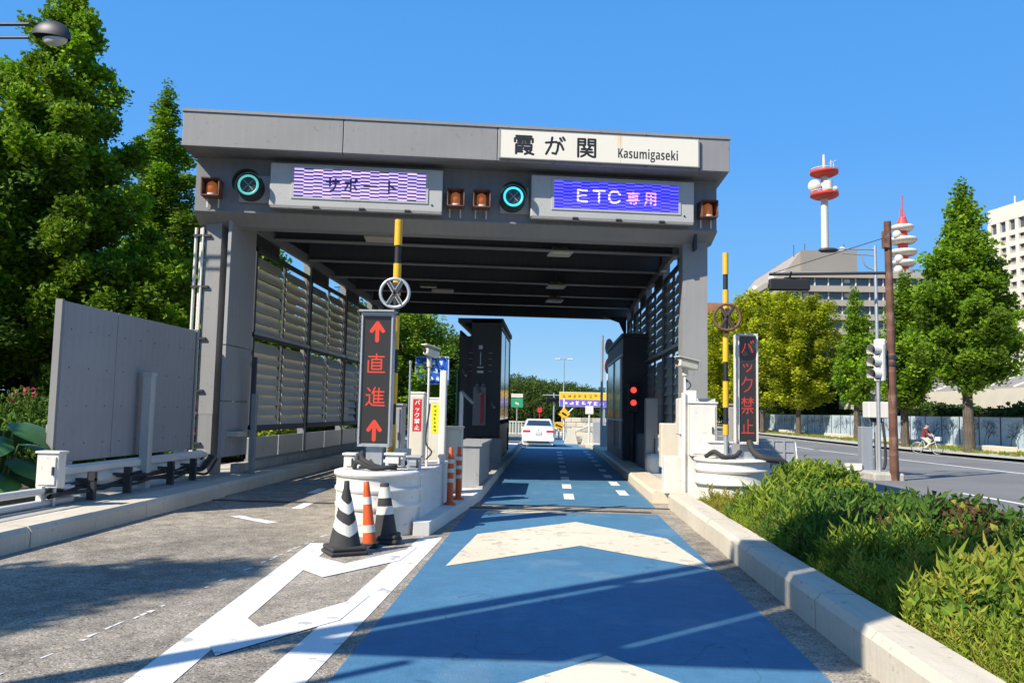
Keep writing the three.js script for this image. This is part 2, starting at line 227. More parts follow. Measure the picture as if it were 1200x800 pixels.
// kerbs of single stones
function kerb(name, label, x0, x1, zs, ze, h, len, m, shapeRight = true) {
  const k = thing(name, label, 'kerb'); k.userData.kind = 'structure'; const r = rng(zs * 10 | 0);
  for (let z = zs; z > ze; z -= len) { const l = Math.min(len, z - ze) - .012, w = x1 - x0, j = (r() - .5) * .012, y = roadY(z - l / 2);
    const prof = shapeRight ? [[0, -.1], [0, h - .05], [.04, h], [w, h], [w, -.1]] : [[0, -.1], [0, h], [w - .04, h], [w, h - .05], [w, -.1]];
    const g = extr(prof, l); g.translate(x0 + j, y + (r() - .5) * .008, z - l); part(k, 'kerb_stone', g, m); }
  return k;
}
kerb('kerb', 'concrete kerb along the blue lane beside the shrubs', 1.9, 2.2, 6, -13.2, .25, 1.0, M.kerbTan);
kerb('kerb', 'concrete kerb of the support lane under the roadside barrier', -5.75, -5.3, 5, -13.2, .22, 1.2, M.kerbTan, false);
kerb('kerb', 'concrete kerb of the support lane under the louvred wall', -5.75, -5.36, -13.22, -40, .22, 1.2, M.kerbTan, false);
kerb('kerb', 'tan kerb of the blue lane under the gantry', 1.74, 2.2, -13.9, -40, .2, 1.3, M.tan);
struct('barrier_base', [box(1.6, .24, 18, -6.55, .11, -4.6), box(1.2, .3, 28, -6.35, .09, -27.6)], M.concrete, 'low concrete base behind the kerb of the support lane');
// ---------------------------------------------------------------- toll gantry: the front is skewed 8 degrees to the lanes, the walls follow the lanes
const TH = .1425, CT = Math.cos(TH), ST = Math.sin(TH);
const FP = (s, o) => [-6.5 + s * CT + o * ST, -13.5 - s * ST + o * CT];           // s along the front, o out towards the approach
const fz = (x, o) => { const s = (x + 6.5 - o * ST) / CT; return -13.5 - s * ST + o * CT; };
const fbox = (w, h, d, s, y, o, r = 0) => { const [x, z] = FP(s, o); return r ? rbox(w, h, d, x, y, z, r, TH) : box(w, h, d, x, y, z, TH); };
const gantry = thing('toll_gantry', 'grey steel toll gate roof with louvred side walls spanning both lanes', 'toll gate');
{
  // fascia of separate sheets with open joints
  for (const [a, b, n] of [[0, 2.765], [2.775, 5.52], [5.53, 9.28], [9.29, 9.86]]) part(gantry, 'fascia_panel', fbox(b - a, .62, .1, (a + b) / 2, 6.305, -.05, .012), M.fascia);
  part(gantry, 'fascia_cap', fbox(9.9, .05, .16, 4.93, 6.635, -.06), M.fascia);
  part(gantry, 'fascia_soffit', [fbox(9.84, .03, .66, 4.93, 6.005, -.42)], M.midGrey);
  const sideL = (x, z0, z1) => box(.1, .62, z0 - z1, x, 6.305, (z0 + z1) / 2);
  part(gantry, 'side_fascia', sideL(-6.44, -13.62, -27.6), M.fascia); part(gantry, 'side_fascia', sideL(3.2, -15.02, -29.0), M.fascia);
  part(gantry, 'roof', (() => { const g = extr([[-6.4, 13.6], [3.2, 15.0], [3.2, 29.3], [-6.4, 27.9]], .06); g.rotateX(-Math.PI / 2); g.translate(0, 6.5, 0); g.scale(1, 1, 1); return g; })(), M.dark);
  // recessed signal wall and chamfered header beam
  part(gantry, 'signal_wall', fbox(9.74, 1.0, .06, 4.96, 5.49, -.66), M.midGrey);
  { const g = extr([[0, 0], [0, .12], [-.6, .12], [-.6, -.16], [-.32, -.16]], 9.74); g.rotateY(Math.PI / 2); // profile x -> -z
    const gg = new THREE.ExtrudeGeometry(new THREE.Shape([[-.6, 5.02], [-.6, 4.99], [-.95, 4.80], [-1.25, 4.80], [-1.25, 6.4], [-.7, 6.4], [-.7, 5.02]].map(([o, y]) => new THREE.Vector2(o, y))), { depth: 9.74, bevelEnabled: false });
    // shape x = outwards, y = up, depth = along the front
    const m = new THREE.Matrix4().makeBasis(V(ST, 0, CT), V(0, 1, 0), V(CT, 0, -ST)); const [x, z] = FP(.09, 0); gg.applyMatrix4(m); gg.translate(x, 0, z);
    const ix = gg.index ? gg.toNonIndexed() : gg; // basis is left handed: flip faces
    const p = ix.attributes.position.array; for (let i = 0; i < p.length; i += 9) for (let k = 0; k < 3; k++) { const t = p[i + k]; p[i + k] = p[i + 3 + k]; p[i + 3 + k] = t; } ix.computeVertexNormals();
    part(gantry, 'header_beam', ix, M.greyPaint); }
  // ceiling, cross beams, long purlins
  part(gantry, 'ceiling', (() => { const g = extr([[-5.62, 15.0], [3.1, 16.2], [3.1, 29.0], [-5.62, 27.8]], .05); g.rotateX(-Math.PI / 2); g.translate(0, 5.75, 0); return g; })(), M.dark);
  for (let i = 0; i < 6; i++) { const o = -3.0 - i * 2.32, [xa, za] = FP(.5, o); const x0 = -5.8 + 4.25, z = fz(x0, o);
    part(gantry, 'cross_beam', [box(8.7, .5, .03, x0, 5.26, z, TH), box(8.7, .02, .2, x0, 5.5, z, TH)], M.navy); part(gantry, 'beam_flange', box(8.7, .025, .2, x0, 4.995, z, TH), M.greyPaint);
    if (i < 5) part(gantry, 'cross_tube', box(8.6, .07, .07, x0, 5.22, z - 1.15, TH), M.navy); }
  for (const x of [-5.3, -3.4, -.9, 1.2, 2.5]) part(gantry, 'purlin', box(.12, .18, 12.4, x, 5.62, fz(x, -8.2)), M.navy);
  // columns
  for (const [s, w] of [[.41, .3], [9.53, .48]]) { const [x, z] = FP(s, -1.15);
    part(gantry, 'column', [box(w, 3.55, .5, x, 4.875 - 1.775 + .0, z, 0)], M.fascia); part(gantry, 'column_base', box(w - .012, 1.5, .49, x, .59, z), M.greyPaint); }
  for (const x of [-5.98, 2.72]) for (const z of [-19.35, -22.8, -26.2, -28.4]) part(gantry, 'column', box(.16, 5.5, .16, x, 2.9, z), M.midGrey);
  part(gantry, 'rear_lintel', box(8.9, .5, .2, -1.6, 5.1, -28.7, TH), M.navy);
  part(gantry, 'corner_bracket', (() => { const g = extr([[0, 0], [-.8, 0], [-.25, -.2], [0, -.75]], .12); g.rotateY(0); g.translate(2.62, 4.86, -28.6); return g; })(), M.dark);
  // solid end panel at the left, with seams
  part(gantry, 'end_panel', [box(.06, 2.36, 1.25, -5.93, 3.78, -15.02)], M.panelGrey); part(gantry, 'end_panel', [box(.06, 1.0, 1.25, -5.93, 2.08, -15.02)], M.panelGrey); part(gantry, 'end_panel', box(.06, 1.0, 1.25, -5.932, 1.06, -15.02), M.panelGrey);
  part(gantry, 'end_panel', box(.06, 1.6, 1.0, 2.75, 1.0, -16.05), M.midGrey);
  // louvred walls: bays of two slat columns, an upper and a lower field
  const slatGeo = new Map();
  function bay(wx, side, z0, z1, panes) { // side +1: wall faces +x
    const zm = (z0 + z1) / 2, L = z0 - z1;
    part(gantry, 'mid_rail', box(.05, .06, L, wx + side * .07, 2.93, zm), M.galv);
    const fr = part(gantry, 'louver_bay', [box(.07, .09, L, wx, 4.62, zm), box(.09, .1, L, wx, 2.9, zm), box(.07, .12, L, wx, 1.05, zm), box(.07, 3.6, .06, wx, 2.83, z0 - .03), box(.07, 3.6, .06, wx, 2.83, z1 + .03), box(.05, 3.5, .07, wx, 2.83, zm)], M.navy);
    const w = L / 2 - .2, key = w.toFixed(2) + side;
    if (!slatGeo.has(key)) slatGeo.set(key, metreUV(merge(box(.012, side > 0 ? .25 : .265, w, 0, 0, 0, 0, 0, side * (side > 0 ? .38 : .3)))));
    for (const q of [-1, 1]) for (let k = 0; k < 15; k++) { const y = k < 7 ? 3.04 + k * .225 : 1.21 + (k - 7) * .208;
      const o = new THREE.Mesh(slatGeo.get(key), M.slat); o.name = 'slat'; o.position.set(wx - side * .02, y, zm + q * (L / 4)); o.castShadow = o.receiveShadow = true; fr.add(o); }
    if (panes) { part(gantry, 'skirt_panel', rbox(.05, .42, L / 2 - .06, wx, .66, zm + L / 4, .008), M.galv); part(gantry, 'skirt_panel', rbox(.05, .42, L / 2 - .06, wx, .66, zm - L / 4, .008), M.galv); part(gantry, 'skirt_rail', [box(.08, .06, L, wx, .42, zm)], M.greyPaint); }
  }
  for (const [a, b] of [[-15.7, -19.25], [-19.45, -22.7], [-22.9, -26.1], [-26.3, -28.3]]) bay(-5.92, 1, a, b, true);
  for (const [a, b] of [[-16.5, -19.25], [-19.45, -22.7], [-22.9, -26.1], [-26.3, -28.3]]) bay(2.68, -1, a, b, false);
  part(gantry, 'top_rail', box(.1, .2, 12.8, -5.92, 5.03, -21.9), M.midGrey); part(gantry, 'top_rail', box(.1, .14, 12.2, 2.68, 5.02, -22.5), M.midGrey);
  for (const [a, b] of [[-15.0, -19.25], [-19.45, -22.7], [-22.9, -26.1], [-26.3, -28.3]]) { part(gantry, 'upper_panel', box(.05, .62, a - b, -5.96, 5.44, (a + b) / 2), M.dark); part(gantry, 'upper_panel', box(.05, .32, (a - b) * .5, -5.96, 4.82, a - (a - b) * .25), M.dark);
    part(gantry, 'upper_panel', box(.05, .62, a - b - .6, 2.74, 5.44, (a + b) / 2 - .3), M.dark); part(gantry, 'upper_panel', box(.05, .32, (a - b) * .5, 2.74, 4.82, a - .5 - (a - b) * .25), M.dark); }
  part(gantry, 'base_wall', box(.14, .16, 13.2, -5.92, .32, -21.7), M.concrete);
  for (const z of [-17.0, -19.0, -21.0]) part(gantry, 'clerestory_bracket', box(.14, .04, .5, 2.6, 4.86 - .03, z - .2), M.galv);
  // conduits up the left column
  for (const [dx, dz, r] of [[-.24, .2, .035], [-.33, .24, .03], [-.18, .28, .022]]) { const [x, z] = FP(.41, -1.15); part(gantry, 'conduit', tube([[x + dx, .3, z + dz], [x + dx, 2.4, z + dz], [x + dx, 4.75, z + dz]], r, 20, 8), M.white); }
  for (let k = 0; k < 5; k++) { const [x, z] = FP(.41, -1.15); part(gantry, 'pipe_clamp', box(.32, .04, .16, x - .2, .8 + k * .95, z + .22), M.steelDark); }
}
// name board, with rust runs
{
  const W = 1536, H = 216, t = canvasTex(W, H, (c) => { c.fillStyle = '#dcd6c8'; c.fillRect(0, 0, W, H);
    const r = rng(5); for (let i = 0; i < 260; i++) { c.fillStyle = `rgba(120,105,80,${r() * .05})`; c.fillRect(r() * W, r() * H, r() * 6, r() * 60); }
    for (const [x, w, l, a] of [[905, 26, 120, .5], [925, 10, 70, .4], [1000, 18, 60, .16], [880, 8, 40, .2]]) for (let i = 0; i < 30; i++) { c.fillStyle = `rgba(222,160,60,${a * .09})`; const q = r() * w; c.fillRect(x - w / 2 + q, 0, 3 + r() * 6, l * (.3 + r())); }
    c.strokeStyle = '#15161a'; const L = [['霞', 95], ['が', 335], ['関', 580]]; for (const [ch, x] of L) glyph(c, ch, x, 32, 160, 154, 18);
    c.fillStyle = '#1a1a1e'; c.save(); c.translate(898, 176); c.scale(.74, 1.08); c.font = 'bold 98px sans-serif'; c.fillText('Kasumigaseki', 0, 0); c.restore();
    c.fillStyle = 'rgba(70,60,50,.5)'; c.fillRect(922, 0, 2, H); });
  const [x, z] = FP(7.41, 0), o = thing('name_board', 'cream name board with black station lettering on the gantry fascia', 'sign', [x, 6.30, z], TH);
  part(o, 'backing', rbox(3.72, .54, .05, 0, 0, .026, .006), M.fascia); plate(o, 'lettering', 3.66, .505, 0, 0, .0535, printed(t, .55));
  for (let k = 0; k < 5; k++) part(o, 'bolt', [cyl(.014, .014, .05, -1.7 + k * .85, .285, .03, 8), cyl(.014, .014, .05, -1.7 + k * .85, -.285, .03, 8)], M.steelDark);
}
// variable message displays
function ledBoard(s, label, draw, kk) {
  const [x, z] = FP(s, -.46), o = thing('message_display', label, 'display', [x, 5.475, z], TH, 'message displays over the lanes');
  const w = 3.1; part(o, 'housing', rbox(w, .79, .26, 0, 0, 0, .02), M.housing); part(o, 'display_frame', rbox(2.46, .60, .02, .06, .045, .135, .006), M.housing);
  plate(o, 'display_screen', 2.36, .52, .06, .045, .1465, glowing(draw, kk));
  part(o, 'lower_lip', [box(w - .04, .05, .05, 0, -.405, .11)], M.greyPaint); for (const q of [-1, 0, 1]) part(o, 'hinge', rbox(.11, .04, .05, q * .82 + .1, -.40, .15, .008), M.steelDark);
  part(o, 'bolt', cyl(.018, .018, .02, 1.36, -.27, .13, 10, 0, Math.PI / 2), M.black);
  return o;
}
const wave = (x) => Math.round(3 * Math.sin(x * 2.1) + 2 * Math.sin(x * 5.3 + 1));
function stripes(c, W, H, dark, a, b, seed) { c.fillStyle = dark; c.fillRect(0, 0, W, H); const cols = 14, r = rng(seed); for (let k = 0; k < cols; k++) { const x = k * W / cols, off = [0, 10, 4, 14, 8, 2, 12, 6, 16, 10, 4, 14, 0, 8][k]; for (let j = -1; j < 9; j++) { const y = j * 26 + off; c.fillStyle = r() < .5 ? a : b; c.fillRect(x, y, W / cols + 1, 15); } } }
ledBoard(3.01, 'pale violet message display reading support over the left lane', canvasTex(944, 208, (c, W, H) => { stripes(c, W, H, '#1a0a52', '#b9a4ef', '#cfb4f0', 3); c.strokeStyle = '#160a3c'; [['サ', 225], ['ポ', 355], ['ー', 495], ['ト', 640]].forEach(([g, x]) => glyph(c, g, x, 62, 100, 100, 14)); }), .95);
ledBoard(7.74, 'blue message display with pale ETC lettering over the right lane', canvasTex(944, 208, (c, W, H) => { stripes(c, W, H, '#1008b4', '#5a52ea', '#4a44e2', 4); c.strokeStyle = '#efdcf0'; [['E', 165, 95], ['T', 290, 95], ['C', 405, 100]].forEach(([g, x, w]) => glyph(c, g, x, 62, w, 96, 15)); c.strokeStyle = '#f0a6c8'; [['専', 545], ['用', 680]].forEach(([g, x]) => glyph(c, g, x, 62, 104, 100, 12));
  c.fillStyle = 'rgba(16,8,180,.75)'; for (let k = 0; k < 14; k++) for (let j = -1; j < 9; j++) c.fillRect(k * W / 14, j * 26 + [0, 10, 4, 14, 8, 2, 12, 6, 16, 10, 4, 14, 0, 8][k] + 17, W / 14 + 1, 7); }), 1.05);
// hooded amber beacons and round lane signals on the signal wall
const amber = mat({ color: C(.32, .06, .015), roughness: .25, emissive: C(1, .34, .1), emissiveIntensity: .12 });
function beacon(s, label) {
  const [x, z] = FP(s, -.6), o = thing('warning_beacon', label, 'beacon', [x, 5.38, z], TH, 'warning beacons on the signal wall');
  part(o, 'mounting_plate', box(.3, .36, .02, 0, 0, -.01), M.panelGrey);
  part(o, 'hood', [box(.3, .02, .3, 0, .15, .14), box(.02, .3, .28, -.15, 0, .13), box(.02, .3, .28, .15, 0, .13), box(.3, .02, .3, 0, -.16, .14)], M.rust);
  part(o, 'amber_lamp', lathe([[0, -.10], [.085, -.10], [.09, .02], [.075, .09], [.03, .12], [0, .125]], 18).translate(0, 0, .13), amber);
  part(o, 'lamp_base', cyl(.1, .1, .04, 0, -.125, .13, 16), M.white);
  for (const q of [-1, 1]) part(o, 'bracket', box(.025, .18, .02, q * .1, -.24, .02), M.white);
}
beacon(.42, 'rusty amber warning beacon at the left end of the gantry'); beacon(4.80, 'amber warning beacon next to the violet display'); beacon(5.28, 'amber warning beacon next to the round signal in the middle'); beacon(9.6, 'amber warning beacon at the right end of the gantry');
function laneSignal(s, label, ring) {
  const [x, z] = FP(s, -.6), o = thing('lane_signal', label, 'signal', [x, 5.43, z], TH, 'round lane signals on the gantry');
  part(o, 'mounting_plate', box(.54, .5, .03, .05, 0, 0), M.housing);
  part(o, 'housing', cyl(.24, .22, .26, 0, 0, .14, 28, 0, Math.PI / 2), M.steelDark);
  part(o, 'visor', (() => { const g = new THREE.CylinderGeometry(.255, .255, .2, 28, 1, true, -Math.PI * .62, Math.PI * 1.24); g.rotateX(-Math.PI / 2); g.translate(0, 0, .33); return g; })(), M.black);
  part(o, 'lens', cyl(.2, .2, .02, 0, 0, .275, 28, 0, Math.PI / 2), mat({ color: C(.02, .05, .05), roughness: .2 }));
  part(o, 'light_ring', new THREE.TorusGeometry(.165, .021, 10, 40).translate(0, 0, .29), mat({ color: C(.05, .2, .2), roughness: .3, emissive: ring, emissiveIntensity: .75 }));
  part(o, 'cross_mark', [box(.24, .02, .008, 0, 0, .289, 0, 0, .8), box(.24, .02, .008, 0, 0, .291, 0, 0, -.8)], M.midGrey);
}
laneSignal(1.09, 'round lane signal with teal ring beside the violet display', C(.10, .42, .36)); laneSignal(5.86, 'round lane signal with cyan ring beside the blue display', C(.06, .78, .92));
// ceiling lamps and lane antennas under the roof
function ceilingUnit(x, y, z, label, kind) {
  const o = thing('lane_antenna', label, 'antenna', [x, y, z], TH, 'antennas and lamps under the gantry roof');
  part(o, 'hanger', box(.08, .5, .08, 0, .33, 0), M.steelDark);
  if (kind) { part(o, 'tray', rbox(.62, .05, .5, .2, -.02, 0, .02), M.slat); part(o, 'antenna_panel', rbox(.46, .05, .36, -.2, .1, .16, .015, 0, .45), M.offWhite); }
  else { part(o, 'tray', rbox(.5, .05, .56, 0, -.02, 0, .02), M.slat); part(o, 'antenna_panel', rbox(.34, .05, .34, 0, .03, .1, .012, 0, .5), M.offWhite); }
}
ceilingUnit(-3.62, 4.86, -15.7, 'pale antenna unit hung from the roof over the left lane', 1); ceilingUnit(.15, 4.86, -17.0, 'pale antenna unit hung from the roof over the blue lane, nearest the front', 0);
ceilingUnit(.1, 4.86, -21.6, 'pale antenna unit hung from the roof over the blue lane, second from the front', 0); ceilingUnit(.07, 4.86, -24.4, 'pale antenna unit hung from the roof over the blue lane, farthest from the front', 0);
ceilingUnit(-3.3, 4.86, -22.6, 'pale antenna unit hung from the roof deep over the left lane', 1);
// ---------------------------------------------------------------- islands
{
  const o = thing('traffic_island', 'white concrete island with a ribbed rounded nose between the two lanes', 'island');
  const R = .53, cx = -2.09, cz = -9.98; // nose
  const half = (r0, y0, r1, y1) => { const g = new THREE.CylinderGeometry(r1, r0, y1 - y0, 40, 1, true, -Math.PI / 2, Math.PI); g.translate(cx, (y0 + y1) / 2, cz); return g; };
  const nosePts = [[.47, 0], [.49, .3], [.52, .31], [.525, .36], [.505, .375], [.505, .5], [.53, .515], [.53, .555], [.505, .57], [.51, .68], [.545, .695], [.545, .74], [.50, .755], [0, .755]];
  part(o, 'nose', lathe(nosePts, 44).translate(cx, 0, cz), M.islandWhite);
  const pts = [[-2.62, -9.98], [-1.57, -9.98], [-1.47, -12.4], [-2.66, -12.4]];
  const g = extr(pts.map(([x, z]) => [x, -z]), .72); g.rotateX(-Math.PI / 2); part(o, 'block', g, M.islandWhite);
  const s = extr([[-1.60, 9.7], [-1.42, 9.75], [-1.14, 13.6], [-1.14, 34], [-2.7, 34], [-2.7, 10.4], [-1.7, 10]].map(([x, z]) => [x, z]), .16); s.rotateX(-Math.PI / 2); part(o, 'platform', s, M.islandWhite);
  part(o, 'kerb_edge', [box(.12, .04, 20, -1.2, .18, -24)], M.concrete);
  part(o, 'low_wall', [box(.42, .72, 2.3, -1.42, .52, -15.2), box(.5, .05, 2.36, -1.42, .9, -15.2)], M.panelGrey);
  part(o, 'low_wall', [box(1.1, .55, 1.4, -1.95, .43, -18.4)], M.panelGrey);
}
{
  const o = thing('traffic_island', 'white concrete island nose beside the planted strip and the gantry column', 'island');
  const cx = 2.86, cz = -12.95, k = 1.06;
  part(o, 'nose', lathe([[.47, 0], [.5, .42], [.545, .43], [.55, .47], [.52, .49], [.52, .62], [.555, .64], [.555, .68], [.525, .69], [.53, .78], [.56, .79], [.56, .82], [.5, .835], [0, .835]].map(([r, y]) => [r * k, y]), 44).translate(cx, 0, cz), M.islandWhite);
  part(o, 'block', box(1.08, .78, 1.4, 2.86, .39, -13.7), M.islandWhite);
  part(o, 'platform', box(1.4, .17, 20, 2.9, .085, -24.5), M.concrete);
  part(o, 'low_wall', [box(.16, .8, 7, 2.42, .55, -23.2)], M.panelGrey);
}
// ---------------------------------------------------------------- signs and masts on the islands
function stripedPole(o, x, z, y0, y1, r) { // yellow and black segments
  let y = y1, k = 0; const L = [.34, .24, .42, .26, .44, .30, .40, .26, .36, .3, .4, .3];
  while (y > y0 + .02) { const l = Math.min(L[k % L.length], y - y0), yl = k % 2 === 0; part(o, yl ? 'yellow_band' : 'black_band', cyl(yl ? r : r * .84, yl ? r : r * .84, l, x, y - l / 2, z, 16), yl ? M.yellow : M.black); y -= l; k++; }
}
function crossSignal(o, x, y, z, r, m) {
  part(o, 'signal_ring', new THREE.TorusGeometry(r, .022, 10, 36).translate(x, y, z + .1), m);
  part(o, 'signal_spoke', [-.55, .55].map((a) => box(.05, r * 1.95, .02, x, y, z + .1, 0, 0, a)), m);
  part(o, 'signal_spoke', [-.55, .55].map((a) => box(.025, r * 1.95, .02, x, y, z + .112, 0, 0, a)), M.steelDark);
  part(o, 'signal_hub', cyl(.07, .07, .12, x, y + .07, z + .03, 16, 0, Math.PI / 2), M.steelDark);
  part(o, 'signal_arm', bar([x, y, z + .08], [x, y, z - .05], .03), M.steelDark);
}
const ledText = (chars, col, W, H, cw, lw, arrows) => canvasTex(W, H, (c) => { c.fillStyle = '#1c1410'; c.fillRect(0, 0, W, H); c.strokeStyle = col; chars.forEach(([g, y, h]) => { if (g === '↑') { glyph(c, g, (W - cw * .72) / 2, y, cw * .72, h, lw * 2.6); } else glyph(c, g, (W - cw) / 2, y, cw, h, lw); });
  c.fillStyle = 'rgba(28,20,16,.42)'; for (let y = 0; y < H; y += 7) c.fillRect(0, y, W, 2); for (let x = 0; x < W; x += 7) c.fillRect(x, 0, 2, H); });
{
  const o = thing('led_sign', 'tall dark LED sign with orange arrows and straight ahead characters on the island', 'LED sign', [-2.17, .755, -10.05], -.02);
  part(o, 'cabinet', rbox(.40, 1.66, .16, 0, 1.10, 0, .012), M.galv); part(o, 'bezel', [box(.4, .03, .03, 0, 1.92, .09), box(.4, .03, .03, 0, .285, .09), box(.02, 1.62, .03, -.19, 1.1, .09), box(.02, 1.62, .03, .19, 1.1, .09)], M.galv);
  plate(o, 'display_screen', .35, 1.58, 0, 1.10, .083, glowing(ledText([['↑', 60, 190], ['直', 375, 200], ['進', 705, 200], ['↑', 1040, 190]], '#ff4210', 280, 1264, 200, 15), .85));
  part(o, 'foot', [box(.2, .28, .1, 0, .14, 0), box(.34, .03, .22, 0, .015, 0)], M.galv);
  part(o, 'hood', box(.44, .02, .24, 0, 1.95, .04), M.galv);
}
{
  const o = thing('signal_mast', 'yellow and black striped mast with an unlit crossed ring signal on the island', 'mast', [-2.02, .755, -10.35]);
  stripedPole(o, 0, 0, 0, 3.2, .052); crossSignal(o, 0, 2.22, .02, .185, M.galv); part(o, 'foot', [rbox(.3, .05, .3, 0, .025, 0), box(.2, .2, .14, .16, .14, .1)], M.galv);
}
{
  const o = thing('led_sign', 'tall dark LED sign with red no reversing characters beside the planted strip', 'LED sign', [3.06, .835, -12.92], .06);
  part(o, 'cabinet', rbox(.32, 1.72, .22, 0, 1.08, 0, .012), M.white); part(o, 'bezel', [box(.32, .03, .03, 0, 1.925, .12), box(.32, .03, .03, 0, .235, .12), box(.025, 1.7, .03, -.1475, 1.08, .12), box(.025, 1.7, .03, .1475, 1.08, .12)], M.white);
  plate(o, 'display_screen', .265, 1.64, 0, 1.08, .1125, glowing(ledText([['バ', 50, 170], ['ッ', 280, 170], ['ク', 500, 200], ['禁', 760, 210], ['止', 1030, 190]], '#f03418', 212, 1312, 168, 13), .75));
  part(o, 'foot', [box(.16, .22, .1, 0, .11, 0), box(.3, .03, .22, 0, .015, 0)], M.galv);
}
{
  const o = thing('signal_mast', 'yellow and black striped mast with a rusty crossed ring signal before the gantry column', 'mast', [2.69, .835, -12.62]);
  stripedPole(o, 0, 0, .36, 3.18, .045); crossSignal(o, 0, 2.16, .02, .2, M.rust); part(o, 'foot', [rbox(.26, .05, .26, 0, .025, 0), cyl(.035, .035, .4, 0, .2, 0)], M.galv);
}
// cables lying round the sign feet
solo('cable', [tube([[-2.35, .78, -9.75], [-2.28, .86, -9.62], [-2.1, .79, -9.58], [-1.9, .80, -9.66], [-1.75, .84, -9.9]], .028, 30), tube([[-2.3, .95, -9.93], [-2.25, .88, -9.75], [-2.05, .80, -9.68], [-1.85, .79, -9.82]], .03, 26)], M.rubber, 'black cables coiled at the foot of the orange LED sign', 'cable');
solo('cable', [tube([[3.08, 1.1, -12.78], [3.12, .95, -12.66], [3.25, .86, -12.55], [3.55, .80, -12.6], [3.75, .55, -12.8]], .05, 30), tube([[2.4, .86, -12.7], [2.5, .94, -12.55], [2.62, .87, -12.45], [2.8, .88, -12.5], [2.9, .95, -12.6]], .035, 26)], M.rubber, 'black cables at the foot of the red LED sign', 'cable');
function cabinet(name, label, x, y, z, w, h, d, m, ry = 0, extra) { const o = thing(name, label, 'cabinet', [x, y, z], ry); part(o, 'body', rbox(w, h, d, 0, h / 2, 0, .015), m); part(o, 'door', rbox(w - .06, h - .08, .02, 0, h / 2, d / 2 + .008, .006), m); part(o, 'lid', rbox(w + .03, .03, d + .04, 0, h + .012, 0, .008), m); part(o, 'handle', box(.02, .1, .025, w * .32, h * .5, d / 2 + .03), M.steelDark); if (extra) extra(o); return o; }
cabinet('junction_box', 'small white junction box at the left of the orange LED sign foot', -2.42, .755, -9.85, .14, .17, .14, M.white); cabinet('junction_box', 'white junction box in front of the striped mast on the island', -1.86, .80, -9.78, .22, .14, .12, M.white); cabinet('junction_box', 'grey junction box at the right edge of the island nose', -1.68, .755, -10.1, .16, .14, .14, M.galv);
cabinet('control_cabinet', 'blue grey control cabinet behind the orange LED sign', -2.09, .72, -11.0, .2, .82, .3, M.panelGrey);
cabinet('control_cabinet', 'white control cabinet behind the striped mast beside the gantry column', 2.46, .835, -13.3, .42, .84, .34, M.white, -.05); cabinet('control_cabinet', 'blue grey control cabinet behind the red LED sign', 2.98, .835, -13.45, .24, .82, .3, M.panelGrey);
cabinet('junction_box', 'white junction box low in front of the white control cabinet', 2.62, .87, -12.72, .34, .2, .16, M.white); 
// barrier posts with printed notices
function noticePost(x, z, y0, h, w, label, bg, fg, chars) {
  const o = thing('barrier_post', label, 'post', [x, y0, z]); part(o, 'post_body', rbox(w, h, .2, 0, h / 2, 0, .05), M.offWhite); part(o, 'cap', rbox(w * .94, .04, .19, 0, h + .005, 0, .02), M.white);
  plate(o, 'notice', w * .5, .46, 0.01, h - .31, .1025, printed(canvasTex(110, 440, (c, W, H) => { c.fillStyle = bg; c.fillRect(0, 0, W, H); c.strokeStyle = fg; chars.forEach((g, i) => g === '?' ? scribble(c, 30, 18 + i * (424 / chars.length), 50, 300 / chars.length, 7, i + 40) : glyph(c, g, 22, 14 + i * (424 / chars.length), 66, 330 / chars.length, 8)); }), .5));
}
noticePost(-1.92, -11.7, .72, 1.0, .25, 'off white post with red no reversing notice on the island', '#b4202a', '#f6e6e0', ['バ', 'ッ', 'ク', '禁', '止']);
noticePost(-1.83, -12.9, .16, 1.5, .24, 'off white post with yellow notice on the island', '#e6d21e', '#3a3a20', ['?', '?', '?', '?', '?', '?', '?']);
cabinet('terminal_box', 'small off white terminal box behind the slim white post', -1.56, .16, -13.3, .26, 1.04, .26, M.offWhite);
solo('slim_post', [rbox(.1, 1.9, .1, -1.56, 1.11, -11.75, .02)], M.white, 'slim square white post standing on the island', 'post');
solo('slim_post', [bar([-1.88, .72, -10.75], [-1.88, 2.1, -10.75], .014), bar([-1.88, 2.1, -10.75], [-1.88, 2.14, -10.75], .02)], M.galv, 'thin bare metal rod behind the orange LED sign', 'post');
function cctv(x, y0, z, h, aim, label, s = 1) { const o = thing('camera_mast', label, 'camera', [x, y0, z]); part(o, 'pole', bar([0, 0, 0], [0, h, 0], .026 * s, 10), M.white); part(o, 'collar', cyl(.05 * s, .05 * s, .12, 0, h, 0, 12), M.offWhite); part(o, 'camera_housing', rbox(.16 * s, .15 * s, .36 * s, .03, h + .13, .02, .025, aim, -.18), M.offWhite); part(o, 'sun_shield', rbox(.18 * s, .02, .42 * s, .03, h + .215, .04, .008, aim, -.18), M.offWhite); part(o, 'lens', cyl(.04 * s, .04 * s, .03, .03 + Math.sin(aim) * .19 * s, h + .16, .02 + Math.cos(aim) * .19 * s, 12, aim, Math.PI / 2), M.lens); part(o, 'cable_loop', tube([[0, .1, .05], [.08, .2, .08], [0, .3, .06], [.03, h * .6, .03]], .012, 18, 6), M.rubber); return o; }
cctv(-1.68, .72, -11.1, 1.42, -.7, 'off white camera on a slim pole on the island', .66);
cctv(2.24, 1.78, -13.65, .42, -1.2, 'off white camera on the white post before the gantry column', 1.0);
